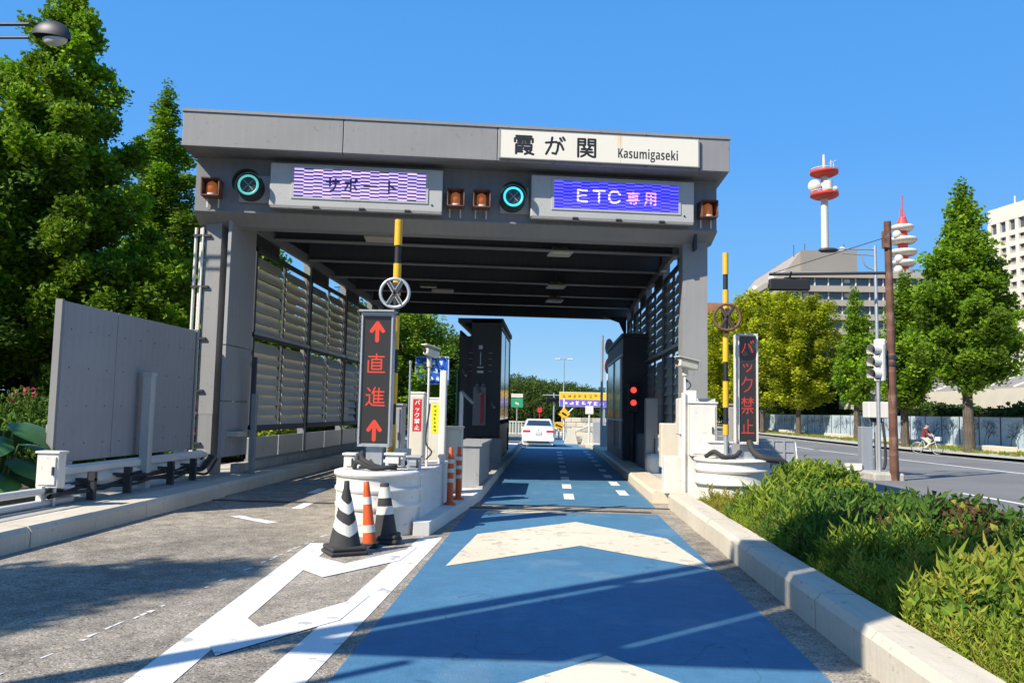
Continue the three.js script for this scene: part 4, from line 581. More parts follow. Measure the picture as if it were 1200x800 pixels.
{ const R = rng(50), list = []; const wob = (k) => (R() - .5) * k;
  for (let i = 0; i < 11000; i++) { const z = -3.2 - R() * 9.2, near = sm(-9, -5, z), x = 2.24 + R() * (2.4 * (.25 + .75 * near)); if (z < -11.6 && R() < .3) continue; const patch = vnoise(x * 1.6, z * 1.6, 64, 5), [c0, c1] = z < -10.6 ? tY : z > -6.6 ? (R() < .7 ? tL : tY) : patch > .55 ? tL : R() < .06 ? tB : tM, k = R(), m = .8 + .4 * R(), s = (.55 + R() * .75) * (x < 2.4 ? .6 : 1) * (.55 + .6 * vnoise(x * 2.3, z * 2.3, 64, 8)) * (x > 3.8 ? .6 : 1) * (z < -10.4 ? .6 : 1) * (R() < .06 ? 1.5 : 1); if (z < -6.6 && x > 2.5 && R() < .62) continue;
    list.push([x, .1, z, s, (c0[0] + (c1[0] - c0[0]) * k) * m, (c0[1] + (c1[1] - c0[1]) * k) * m, (c0[2] + (c1[2] - c0[2]) * k) * m, wob(.8), R() * 6.283, wob(.8)]); }
  const blade = (() => { const r = rng(9), gs = [bar([0, 0, 0], [.01, .34, .01], .0025, 3)]; for (let i = 0; i < 24; i++) { const y = .03 + i * .0145, a = i * 2.4, t = .7 + .5 * r(), L = .065 + .035 * r(), W = .0085, q = []; for (const [u, v, w] of [[0, 0, 0], [-W, L * .45, .004], [0, L, -.02], [W, L * .45, .004]]) q.push(V(u, v, w).applyEuler(new THREE.Euler(t, a, 0, 'YXZ')).add(V(0, y, 0))); const g = new THREE.BufferGeometry(), ps = []; for (const k of [0, 2, 1, 0, 3, 2]) ps.push(q[k].x, q[k].y, q[k].z); g.setAttribute('position', new THREE.Float32BufferAttribute(ps, 3)); g.setAttribute('uv', new THREE.Float32BufferAttribute(new Array(12).fill(0), 2)); g.computeVertexNormals(); gs.push(g); } return merge(gs); })();
  const w = leaves(scene, 'weeds', blade, list); tag(w, 'yellow green weeds and grass growing between the shrubs and the kerb', 'weeds', null, 'stuff'); }
// verge planting behind the barrier: big leaved plant, azaleas
{ const t = thing('big_leaf_plant', 'plant with very large dark green leaves at the near end of the barrier', 'plant', [-7.1, .02, -10.2]), R = rng(61);
  const lm = mat({ color: C(.05, .15, .035), roughness: .45, transmission: .25, thickness: 0, side: THREE.DoubleSide });
  for (let k = 0; k < 13; k++) { const a = k * 2.4 + R(), ry = .3 + R() * .55, L = .5 + R() * .25, g = new THREE.PlaneGeometry(.62, L, 6, 6), p = g.attributes.position; for (let i = 0; i < p.count; i++) { const u = p.getX(i) / .31, v = p.getY(i) / L + .5, w = Math.sin(Math.min(1, v * 1.05 + .04) * Math.PI) ** .6; p.setXYZ(i, u * .31 * w * (1 + .08 * Math.sin(v * 14)), .16 * v - .55 * v * v + .05 * Math.abs(u) - .12 * u * u * w, v * L); } g.computeVertexNormals();
    const h = .55 + (k / 13) * .75; place(g, Math.sin(a) * .22, h, Math.cos(a) * .22, a); part(t, 'leaf', g, lm); part(t, 'stalk', bar([0, 0, 0], [Math.sin(a) * .22, h, Math.cos(a) * .22], .014, 6), mat({ color: C(.08, .12, .03) })); } }
function verge(name, label, cat, x, z, r, h, n, tones, seed, sc = 1.5) { const s = shrub(label, x, z, r, r, h, n, ROUND, tones, seed, sc); s.name = numbered(name); s.userData.category = cat; s.userData.group = 'bushes behind the barrier'; s.position.y = .02; return s; }
const pink = [[.45, .04, .10], [.7, .12, .2]];
verge('azalea_bush', 'azalea bush with pink red flowers behind the near end of the barrier', 'bush', -11.5, -17.2, .7, 1.5, 1500, [pink, tD, tD, tM], 62, 1.7);
verge('azalea_bush', 'azalea bush with red flowers seen past the far end of the barrier', 'bush', -7.95, -17.6, .5, 1.5, 1200, [tM, pink, tD], 63, 1.7);
verge('low_bush', 'low dark bush behind the middle of the barrier', 'bush', -10.6, -16.5, 1.5, 1.1, 2000, [tD, tM], 64, 1.8); verge('low_bush', 'dark bush behind the big leaved plant', 'bush', -13.8, -15.2, 1.6, 1.2, 2000, [tD, tD], 65, 1.8); verge('low_bush', 'bush at the foot of the gantry conduits', 'bush', -9.6, -17.4, 1.0, 1.1, 1600, [tM, tD], 66, 1.6); verge('low_bush', 'bush outside the louvred wall', 'bush', -8.3, -21.5, 1.4, 1.5, 1800, [tM, tL], 67, 1.9);
verge('low_bush', 'bush outside the far bays of the louvred wall', 'bush', -8.3, -25.5, 1.5, 1.6, 1800, [tM, tD], 68, 1.9);
// ---------------------------------------------------------------- street side: poles, signals, boxes
{ const o = thing('traffic_pole', 'rusty brown pole carrying a signal arm beside the street', 'pole', [9.9, streetY(-24), -24]);
  part(o, 'shaft', taper([V(0, 0, 0), V(-.02, 3.5, 0), V(-.06, 7.55, 0)], .125, .1, 16), M.rust); for (const y of [3.55, 3.35]) part(o, 'band', cyl(.14, .14, .09, -.02, y, 0, 18), M.steelDark); part(o, 'signal_arm', bar([-.05, 6.02, 0], [-3.5, 5.94, 0], .045, 10), M.steelDark); part(o, 'stay_wire', bar([-.05, 7.1, 0], [-3.4, 5.98, 0], .012, 6), M.steelDark); part(o, 'cap_box', box(.16, .5, .2, -.14, 7.0, .05), M.rust); }
function signalHead(name, label, [x, y, z], ry, vertical, m) { const o = thing(name, label, 'traffic light', [x, y, z], ry); const w = vertical ? .36 : 1.2, h = vertical ? 1.12 : .36; part(o, 'housing', rbox(w, h, .16, 0, 0, 0, .06), m); const hood = []; for (let k = -1; k < 2; k++) { const cx = vertical ? 0 : k * .38, cy = vertical ? k * .35 : 0; part(o, 'lens', cyl(.14, .14, .02, cx, cy, .085, 22, 0, Math.PI / 2), M.lens); const g = new THREE.CylinderGeometry(.165, .165, .26, 22, 1, true, -Math.PI * .7, Math.PI * 1.4); g.rotateX(-Math.PI / 2); g.translate(cx, cy, .2); part(o, 'hood', g, m); } part(o, 'bracket', bar([0, vertical ? .3 : .2, -.05], [0, vertical ? .3 : .35, -.2], .03), M.steelDark); return o; }
signalHead('traffic_light', 'dark horizontal traffic light hanging on the arm of the brown pole', [6.98, 5.36, -24.02], Math.PI, false, M.black);
signalHead('traffic_light', 'pale vertical traffic light with round hoods on the brown pole', [9.52, 3.1, -23.95], -1.15, true, M.white);
signalHead('traffic_light', 'pale vertical traffic light seen from behind beside the hooded one', [9.62, 3.25, -24.15], 2.2, true, M.white);
{ const o = thing('street_lamp', 'thin grey lamp post with a curved bracket beside the brown pole', 'street lamp', [9.72, streetY(-24.6), -24.6]); part(o, 'pole', taper([V(0, 0, 0), V(0, 4, 0), V(-.02, 6.95, 0)], .06, .045, 10), M.galv); part(o, 'arm', [bar([0, 6.85, 0], [-1.15, 6.85, 0], .025), bar([0, 6.66, 0], [-1.0, 6.72, 0], .02), tube([[0, 6.2, 0], [-.3, 6.35, 0], [-.42, 6.7, 0]], .022, 12)], M.galv); part(o, 'lamp_head', lathe([[0, -.05], [.12, -.05], [.16, 0], [.13, .06], [0, .09]], 18).scale(1.9, 1, 1).translate(-1.4, 6.8, 0), M.steelDark); }
{ const o = thing('street_lamp', 'dark street lamp with a double arm at the upper left corner', 'street lamp', [-10.6, 0, -12]); const y = 7.35; part(o, 'pole', taper([V(0, 0, 0), V(0, 4, 0), V(0, y + .3, 0)], .09, .06, 12), M.steelDark); part(o, 'arm', [bar([0, y + .1, 0], [2.25, y + .1, 0], .028), bar([0, y - .12, 0], [2.25, y - .12, 0], .022), tube([[.9, y - .75, 0], [1.3, y - .45, 0], [1.6, y + .08, 0]], .026, 14)], M.steelDark);
  const g = new THREE.SphereGeometry(.5, 24, 12, 0, 6.283, 0, Math.PI * .52); g.scale(.62, .5, .3); g.rotateZ(-.12); g.translate(2.62, y - .1, 0); part(o, 'lamp_head', g, M.steelDark); part(o, 'diffuser', new THREE.SphereGeometry(.4, 20, 10, 0, 6.283, Math.PI * .5, Math.PI * .5).scale(.5, .3, .26).translate(2.68, y - .14, 0), mat({ color: C(.55, .55, .5), roughness: .3 })); }
{ const o = thing('signal_controller', 'white control box on a grey post beside the brown pole', 'control box', [10.15, streetY(-26), -26]); part(o, 'cabinet', rbox(.34, 1.35, .34, -.3, .85, 0, .02), M.galv); part(o, 'post', bar([.05, 0, 0], [.05, 1.9, 0], .07, 12), M.galv); part(o, 'top_box', rbox(.66, .5, .5, .05, 2.05, 0, .03), M.white); part(o, 'collar', cyl(.16, .2, .16, .05, 1.75, .0, 16), M.steelDark); part(o, 'conduit', tube([[.2, 1.7, .1], [.26, 1, .12], [.24, .3, .1], [.1, .12, .1]], .045, 20), M.rubber); part(o, 'feet', [box(.3, .12, .5, -.75, .06, .2), box(.5, .28, .1, -.75, .25, .2)], M.white); }
solo('pole_base', [rbox(.9, .34, 1.3, 9.75, streetY(-24.4) + .05, -24.6, .08)], M.concrete, 'tan concrete base between the control box and the brown pole', 'base');
{ const o = thing('crowd_barrier', 'grey ribbed steel barrier beyond the red LED sign', 'barrier', [8.35, streetY(-31), -31], -.25); part(o, 'frame', [box(1.7, .08, .06, 0, .95, 0), box(1.7, .08, .06, 0, .55, 0), box(1.7, .08, .06, 0, .16, 0)], M.galv); for (let k = 0; k < 5; k++) part(o, 'upright', box(.09, .98, .05, -.78 + k * .39, .5, .02), M.galv); part(o, 'panel', [box(1.6, .3, .02, 0, .75, -.02)], M.galv); part(o, 'panel', box(1.6, .3, .02, 0, .36, -.02), M.galv); for (const q of [-1, 1]) part(o, 'leg', bar([q * .8, .9, 0], [q * .86, 0, .5], .03), M.galv); }
solo('median_kerb', [box(.3, .2, 40, 4.9, streetY(-14) + .06, 6), box(.3, .3, 62, 4.9, -.22, -45)], M.concrete, 'pale kerb between the planted strip and the street', 'kerb').userData.kind = 'structure';
// fence of printed hoarding panels on the far pavement
{ const mural = (seed) => printed(canvasTex(256, 256, (c, W, H) => { const R = rng(seed); c.fillStyle = '#a9b8be'; c.fillRect(0, 0, W, H); for (let i = 0; i < 300; i++) { c.fillStyle = `rgba(${120 + R() * 60 | 0},${140 + R() * 50 | 0},${150 + R() * 50 | 0},.25)`; c.fillRect(R() * W, R() * H, R() * 40, R() * 30); }
    const br = (x, y, a, l, w) => { if (l < 7) return; const x2 = x + Math.cos(a) * l, y2 = y + Math.sin(a) * l; c.strokeStyle = `rgba(38,52,62,${.55 + R() * .3})`; c.lineWidth = w; c.beginPath(); c.moveTo(x, y); c.lineTo(x2, y2); c.stroke(); for (let k = 0; k < 2 + (R() < .5); k++) br(x2, y2, a + (R() - .5) * 1.7, l * (.6 + R() * .25), w * .66); }; for (let k = 0; k < 2; k++) br(40 + R() * 176, H, -Math.PI / 2 + (R() - .5) * .4, 70, 10); }), .7); const mm = [1, 2, 3, 4].map(mural);
  const o = thing('hoarding_fence', 'blue grey hoarding fence with bare tree prints behind the street trees', 'fence', [27.6, -.42, 0]);
  for (let k = 0; k < 30; k++) { const z = -40 - k * 2.5; const f = part(o, 'fence_panel', box(.06, 1.95, 2.42, 0, 1.15, z), M.panelGrey); const q = new THREE.Mesh(face(2.36, 1.86), mm[k % 4]); q.name = 'panel_print'; q.rotation.y = -Math.PI / 2; q.position.set(-.034, 1.15, z); f.add(q); part(o, 'fence_post', box(.1, 2.15, .1, 0, 1.07, z + 1.25), M.steelDark); }
  part(o, 'plinth', box(.3, .3, 78, 0, .12, -77), M.tan); }
// raised planters and verge on the far pavement
for (const [i, [x, z, l]] of [[26, -62, 5], [26.2, -76, 4], [26, -90, 5], [26, -49, 3]].entries()) solo('planter_kerb', [rbox(.9, .42, l, x, -.2, z, .05)], M.tan, ['low tan planter between two street trees behind the cyclist', 'low tan planter under the thin street tree', 'low tan planter under the lime trees', 'low tan planter at the foot of the largest street tree'][i], 'planter', 'planters on the far pavement');
{ const R = rng(71), list = []; for (let i = 0; i < 2600; i++) { const z = -40 - R() * 70, [c0, c1] = R() < .6 ? tL : tY; list.push([24.2 + R() * 2.6, -.36, z, .5 + R() * .5, ...[0, 1, 2].map((k) => c0[k] + (c1[k] - c0[k]) * R()), (R() - .5), R() * 6, R() - .5]); } const w = leaves(scene, 'tree_pit_grass', BLADE, list); tag(w, 'dry yellow green grass round the street trees', 'grass', null, 'stuff'); }
// ---------------------------------------------------------------- cyclist
function body(bones, lo, hi, cell, k = .05) { // one skin over tapered bones
  const n = Math.ceil(Math.max(hi[0] - lo[0], hi[1] - lo[1], hi[2] - lo[2]) / cell) + 3, mc = new MarchingCubes(n, new THREE.MeshStandardMaterial(), false, false, 60000), h = (n - 1) / 2 * cell, c = lo.map((v, i) => (v + hi[i]) / 2);
  mc.isolation = 0; for (let zi = 0; zi < n; zi++) for (let yi = 0; yi < n; yi++) for (let xi = 0; xi < n; xi++) { const p = [xi, yi, zi].map((q, i) => c[i] + (q - n / 2) * 2 / n * (n / 2) * cell); let d = 1e9;
    for (const [a, b, r0, r1] of bones) { const ab = [b[0] - a[0], b[1] - a[1], b[2] - a[2]], ap = [p[0] - a[0], p[1] - a[1], p[2] - a[2]], L = ab[0] ** 2 + ab[1] ** 2 + ab[2] ** 2 || 1e-9, t = Math.min(1, Math.max(0, (ap[0] * ab[0] + ap[1] * ab[1] + ap[2] * ab[2]) / L)), q = Math.hypot(ap[0] - ab[0] * t, ap[1] - ab[1] * t, ap[2] - ab[2] * t) - (r0 + (r1 - r0) * t), hh = Math.max(0, Math.min(1, .5 + .5 * (d - q) / k)); d = d > 1e8 ? q : d * (1 - hh) + q * hh - k * hh * (1 - hh); }
    mc.field[xi + yi * n + zi * n * n] = -d; }
  mc.update(); const g = new THREE.BufferGeometry(), N = mc.count, pos = mc.positionArray.slice(0, N * 3), half = n / 2 * cell; for (let i = 0; i < N; i++) for (let j = 0; j < 3; j++) pos[i * 3 + j] = c[j] + pos[i * 3 + j] * half; g.setAttribute('position', new THREE.BufferAttribute(new Float32Array(pos), 3)); g.setAttribute('normal', new THREE.BufferAttribute(new Float32Array(mc.normalArray.slice(0, N * 3)), 3)); g.setAttribute('uv', new THREE.BufferAttribute(new Float32Array(N * 2), 2)); g.computeVertexNormals(); return g;
}
{ const at = [21.75, streetY(-48.2), -48.2], ry = .85; // local +z is ahead
  const b = thing('bicycle', 'pale city bicycle with a basket ridden along the far kerb', 'bicycle', at, ry);
  for (const z of [-.52, .55]) { const w = part(b, 'wheel', new THREE.TorusGeometry(.31, .022, 8, 30).rotateY(Math.PI / 2).translate(0, .33, z), M.rubber); part(w, 'rim', new THREE.TorusGeometry(.285, .012, 6, 30).rotateY(Math.PI / 2).translate(0, .33, z), M.galv); part(w, 'spoke', Array.from({ length: 8 }, (_, k) => bar([0, .33, z], [0, .33 + .28 * Math.sin(k * .785), z + .28 * Math.cos(k * .785)], .004, 4)), M.galv); }
  part(b, 'frame', [bar([0, .33, -.52], [0, .4, -.08], .018), bar([0, .4, -.08], [0, .88, -.22], .018), bar([0, .42, -.08], [0, .72, .4], .022), bar([0, .33, .55], [0, 1.02, .36], .018), bar([0, .33, -.52], [0, .8, -.2], .014), bar([-.25, 1.05, .3], [.25, 1.05, .3], .014), bar([0, 1.0, .37], [0, 1.06, .3], .015)], M.white); part(b, 'saddle', rbox(.16, .06, .26, 0, .92, -.22, .03), M.black); part(b, 'basket', [box(.34, .02, .26, 0, .8, .62), box(.34, .22, .015, 0, .9, .75), box(.34, .22, .015, 0, .9, .5), box(.015, .22, .26, -.17, .9, .62), box(.015, .22, .26, .17, .9, .62)], M.white); part(b, 'mudguard', new THREE.TorusGeometry(.34, .02, 6, 20, 2.4).rotateY(Math.PI / 2).translate(0, .33, -.52), M.galv); part(b, 'pedal', [bar([-.16, .3, -.02], [.16, .5, -.12], .015), box(.1, .02, .07, -.18, .29, 0), box(.1, .02, .07, .18, .5, -.12)], M.steelDark);
  const p = thing('person', 'person in a dark red jacket, pale trousers and dark cap riding the bicycle', 'person', at, ry);
  const hips = [0, .98, -.2], ch = [0, 1.36, -.06], nk = [0, 1.5, -.01], top = [[hips, ch, .15, .17], [ch, nk, .13, .06]], arms = [], legs = [];
  for (const s of [-1, 1]) { top.push([[s * .17, 1.42, -.04], [s * .24, 1.2, .12], .06, .048]); arms.push([[s * .24, 1.2, .12], [s * .23, 1.07, .28], .046, .034]); for (let f = 0; f < 4; f++) arms.push([[s * (.2 + f * .018), 1.07, .29], [s * (.2 + f * .018), 1.06, .325], .011, .009]); arms.push([[s * .2, 1.07, .27], [s * .17, 1.05, .3], .012, .01]); legs.push([[s * .09, .95, -.18], [s * .11, s > 0 ? .82 : .62, .2], .1, .07], [[s * .11, s > 0 ? .82 : .62, .2], [s * .13, s > 0 ? .56 : .36, -.04], .065, .045]); legs.push([[s * .14, s > 0 ? .54 : .33, -.06], [s * .15, s > 0 ? .53 : .31, .12], .045, .04]); }
  const skin = C(.5, .32, .23), col = (g) => { const q = g.attributes.position, a = new Float32Array(q.count * 3); for (let i = 0; i < q.count; i++) { const y = q.getY(i), z = q.getZ(i), zx = Math.abs(q.getX(i)); let k = y > 1.49 ? skin : (z > .17 && y > .98 && zx > .12) ? skin : y > .96 + (z > 0 ? .2 : 0) ? C(.13, .025, .025) : y < .62 && z > -.2 && (y < .37 || (q.getX(i) > 0 && y < .58 && z < .14)) ? C(.03, .03, .035) : C(.52, .46, .36); a.set([k.r, k.g, k.b], i * 3); } g.setAttribute('color', new THREE.BufferAttribute(a, 3)); return g; };
  const head = [[[0, 1.62, .03], [0, 1.68, .02], .085, .092], [[0, 1.57, .05], [0, 1.6, .05], .055, .065], [nk, [0, 1.58, .02], .05, .05], [[0, 1.62, .12], [0, 1.605, .135], .016, .018], [[-.09, 1.62, .02], [-.095, 1.65, .02], .016, .018], [[.09, 1.62, .02], [.095, 1.65, .02], .016, .018]];
  const g = col(body([...top, ...arms, ...legs, ...head], [-.34, .24, -.45], [.34, 1.82, .4], .024, .04)); part(p, 'body', g, new THREE.MeshStandardMaterial({ vertexColors: true, roughness: .85 }));
  part(p, 'cap', [new THREE.SphereGeometry(.105, 18, 10, 0, 6.283, 0, Math.PI * .5).translate(0, 1.67, .02), place(new THREE.CylinderGeometry(.09, .09, .012, 18, 1, false, -Math.PI / 2, Math.PI), 0, 1.68, .09)], M.black); part(p, 'eye', [new THREE.SphereGeometry(.009, 8, 6).translate(-.033, 1.645, .105), new THREE.SphereGeometry(.009, 8, 6).translate(.033, 1.645, .105)], M.black); part(p, 'mouth', box(.035, .006, .006, 0, 1.575, .108), M.red);
}
// ---------------------------------------------------------------- white car leaving the toll lane
{ const o = thing('car', 'white saloon car driving away down the toll lane', 'car', [-.62, roadY(-45.5), -45.6]); const paint = mat({ color: C(.78, .78, .78), roughness: .3, clearcoat: 1, clearcoatRoughness: .08 });
  const prof = [[-2.2, .28], [-2.25, .6], [-2.1, .76], [-1.2, .9], [-.7, .94], [.15, 1.42], [1.0, 1.44], [1.55, 1.1], [2.1, 1.02], [2.2, .9], [2.24, .55], [2.15, .25]]; // side outline, +x is the tail
  const g = extr(prof, 1.56, .09); g.translate(0, 0, -.78); g.rotateY(-Math.PI / 2); const p = g.attributes.position; for (let i = 0; i < p.count; i++) { const y = p.getY(i); if (y > .92) p.setX(i, p.getX(i) * (1 - .34 * (y - .92))); } g.computeVertexNormals(); part(o, 'body', toCreasedNormals(g, .7), paint);
  part(o, 'rear_window', (() => { const a = [[-.56, 1.36, 1.12], [.56, 1.36, 1.12], [.68, 1.1, 1.645], [-.68, 1.1, 1.645]], q = new THREE.BufferGeometry(); q.setAttribute('position', new THREE.Float32BufferAttribute(a.flat(), 3)); q.setAttribute('uv', new THREE.Float32BufferAttribute(new Array(8).fill(0), 2)); q.setIndex([0, 2, 1, 0, 3, 2]); q.translate(0, .085, .085); q.computeVertexNormals(); return q; })(), M.glassDark);
  for (const s of [-1, 1]) { part(o, 'side_window', (() => { const q = extr([[-.5, .96], [.1, 1.34], [.95, 1.36], [1.3, 1.05]], .02); q.rotateY(-Math.PI / 2); q.translate(s * .80 + .01, 0, 0); q.rotateZ(0); return q; })(), M.glassDark); part(o, 'tail_light', rbox(.42, .14, .1, s * .62, .88, 2.26, .03), M.red); part(o, 'side_mirror', rbox(.16, .12, .1, s * .95, 1.0, -.55, .03), paint); for (const z of [-1.35, 1.35]) { const w = part(o, 'wheel', cyl(.31, .31, .2, s * .76, .31, z, 24, 0, 0, Math.PI / 2), M.rubber); part(w, 'rim', cyl(.2, .2, .21, s * .765, .31, z, 18, 0, 0, Math.PI / 2), M.galv); } }
  part(o, 'number_plate', rbox(.34, .17, .02, 0, .8, 2.335, .005), M.white); part(o, 'bumper', rbox(1.7, .24, .12, 0, .46, 2.28, .05), paint); part(o, 'bumper_insert', rbox(1.2, .1, .06, 0, .32, 2.32, .02), M.black); part(o, 'badge', cyl(.04, .04, .02, 0, .96, 2.29, 14, 0, Math.PI / 2), M.galv); }
// ---------------------------------------------------------------- beyond the gantry
{ const t = canvasTex(512, 150, (c, W, H) => { c.fillStyle = '#e9b935'; c.fillRect(0, 0, W, 78); c.fillStyle = '#6d5cc4'; c.fillRect(0, 78, W, 72); c.strokeStyle = '#7a5a20'; for (let i = 0; i < 8; i++) scribble(c, 30 + i * 56, 20, 38, 42, 5, 60 + i); c.strokeStyle = '#f0ecff'; for (let i = 0; i < 7; i++) scribble(c, 40 + i * 64, 92, 46, 44, 7, 70 + i); });
  const o = thing('banner_sign', 'yellow and violet banner sign over the road beyond the gantry', 'sign', [2.45, -.45, -60]); part(o, 'backing', rbox(3.6, 1.08, .08, 0, 2.87, 0, .02), M.white); plate(o, 'lettering', 3.54, 1.02, 0, 2.87, .042, printed(t)); for (const q of [-1.5, 1.5]) part(o, 'post', box(.14, 2.9, .14, q, 1.45, -.15), M.galv); part(o, 'brace', bar([-1.4, 1.6, -.1], [-.7, 2.3, -.1], .05), M.galv); }
{ const o = thing('street_lamp', 'tall twin headed street lamp beyond the gantry', 'street lamp', [1.75, -.5, -110]); part(o, 'pole', taper([V(0, 0, 0), V(0, 4, 0), V(0, 9.2, 0)], .12, .07, 10), M.galv); part(o, 'arm', bar([-.7, 9.1, 0], [.7, 9.1, 0], .05), M.galv); for (const q of [-1, 1]) part(o, 'lamp_head', rbox(.75, .16, .3, q * .85, 9.12, 0, .06), M.white); }
{ const t = canvasTex(400, 330, (c, W, H) => { c.fillStyle = '#1c55b8'; c.fillRect(0, 0, W, H); c.strokeStyle = '#e6f0fa'; c.lineWidth = 6; c.strokeRect(8, 8, W - 16, H - 16); for (let i = 0; i < 3; i++) scribble(c, 120 + i * 80, 40, 56, 60, 8, 80 + i); for (let i = 0; i < 4; i++) scribble(c, 60 + i * 78, 140, 54, 56, 8, 90 + i); for (let i = 0; i < 3; i++) scribble(c, 90 + i * 80, 232, 54, 56, 8, 96 + i); });
  const o = thing('direction_sign', 'blue direction sign with white lettering beyond the left lane', 'sign', [-6.35, -.4, -43]); part(o, 'backing', rbox(1.86, 1.54, .06, 0, 3.95, 0, .03), M.galv); plate(o, 'lettering', 1.82, 1.5, 0, 3.95, .033, printed(t)); part(o, 'post', bar([.5, 0, -.1], [.5, 4.6, -.1], .06, 10), M.galv); }
{ const o = thing('sign_pole', 'grey pole with two round signs right of the lane exit', 'sign', [1.98, 0, -31.6]); part(o, 'pole', bar([0, 0, 0], [0, 4.5, 0], .05, 12), M.galv); part(o, 'pole', bar([.22, 0, 0], [.22, 3.4, 0], .04, 10), M.white); for (const [y, m] of [[4.05, M.steelDark], [3.3, M.red]]) { const d = part(o, 'round_sign', cyl(.32, .32, .03, .26, y, .05, 28, .95, Math.PI / 2), M.panelGrey); part(d, 'sign_face', cyl(.29, .29, .01, .26 + .018 * Math.sin(.95), y, .05 + .018 * Math.cos(.95), 28, .95, Math.PI / 2), m); } part(o, 'box', rbox(.3, 1.0, .3, .1, .5, .1, .02), M.galv); }
for (const [i, [x, y, z, s]] of [[.95, 1.35, -56, .62], [.62, .62, -58, .5]].entries()) { const o = thing('warning_sign', ['yellow diamond warning sign on the post under the banner', 'lower yellow warning plate beside the diamond sign'][i], 'sign', [x, -.45, z]); part(o, 'plate', i ? rbox(.75, .5, .04, 0, .95, 0, .02) : rbox(s, s, .04, 0, y + .45, 0, .02, 0, 0, Math.PI / 4), M.yellow); part(o, 'mark', i ? box(.5, .1, .02, 0, .95, .03, 0, 0, -.4) : box(.36, .1, .02, 0, y + .45, .03, 0, 0, -.5), M.black); part(o, 'post', bar([0, 0, -.05], [0, i ? 1.1 : 2.9, -.05], .07, 10), M.white); }
{ const o = thing('green_sign', 'small green and white sign beyond the booth', 'sign', [-2.55, -.45, -62]); part(o, 'plate', rbox(.9, .7, .05, 0, 2.55, 0, .02), mat({ color: C(.02, .28, .14) })); part(o, 'header', rbox(.9, .3, .05, 0, 3.1, 0, .02), M.white); part(o, 'arrow', box(.3, .14, .02, 0, 2.5, .035, 0, 0, -.5), M.white); part(o, 'post', bar([0, 0, -.06], [0, 3.2, -.06], .05, 10), M.galv); }
signalHead('traffic_light', 'dark horizontal traffic light at the far crossing with a red glow beside it', [.2, 2.5, -70], 0, false, M.black); solo('signal_post', [bar([.3, -.5, -70.2], [.3, 3.1, -70.2], .08, 10), bar([-.7, 2.9, -70.2], [1.2, 2.9, -70.2], .05)], M.galv, 'grey post of the dark signal at the far crossing', 'post');
solo('round_sign', [cyl(.24, .24, .04, -2.1 + 1.15, 1.6, -72, 24, 0, Math.PI / 2), bar([-.95, -.5, -72.1], [-.95, 1.6, -72.1], .05)], M.red, 'round red sign left of the far signal', 'sign');
{ const o = thing('stone_wall', 'beige stone wall at the end of the toll road', 'wall'), R = rng(88), ms = [M.tan, M.concrete, M.offWhite]; for (let r = 0; r < 4; r++) for (let k = 0; k < 13; k++) part(o, 'stone', rbox(.78, .36, .4, .9 + k * .8 + (r % 2) * .4, -.28 + r * .38, -66 + (R() - .5) * .05, .04), ms[(R() * 3) | 0]); }
for (const [i, [x, z, h]] of [[1.3, -52, .9], [2.3, -51, .7], [3.1, -53, 1.0]].entries()) { const o = thing('crash_cushion', ['pale concrete block left under the banner', 'low pale concrete block in the middle under the banner', 'taller pale concrete block right under the banner'][i], 'barrier', [x, -.45, z], 0, 'concrete blocks under the banner'); part(o, 'body', extr([[-.4, 0], [-.3, h * .4], [-.2, h], [.2, h], [.3, h * .4], [.4, 0]], 2.2), M.offWhite); part(o, 'rail', bar([.3, h * .9, 2.2], [1.1, h * .9 + .3, 1.6], .06), M.white); }
{ const o = thing('railing', 'pale green railing across the road beyond the white car', 'railing', [-3.4, -.45, -64]); part(o, 'rail', [box(3.4, .08, .06, 0, 1.1, 0), box(3.4, .06, .05, 0, .2, 0)], M.white); for (let k = 0; k < 15; k++) part(o, 'baluster', box(.08, 1.0, .04, -1.6 + k * .23, .6, 0), mat({ color: C(.45, .58, .52), roughness: .6 })); }
solo('white_box_sign', [rbox(.46, .46, .06, 2.2, 1.62, -46, .02), bar([2.2, -.45, -46.05], [2.2, 1.6, -46.05], .05)], M.white, 'square white sign plate on a post under the banner', 'sign');
solo('pillar_block', [rbox(.5, 1.5, .5, 2.35, .3, -40, .03)], M.galv, 'grey pillar beside the lane exit', 'pillar');
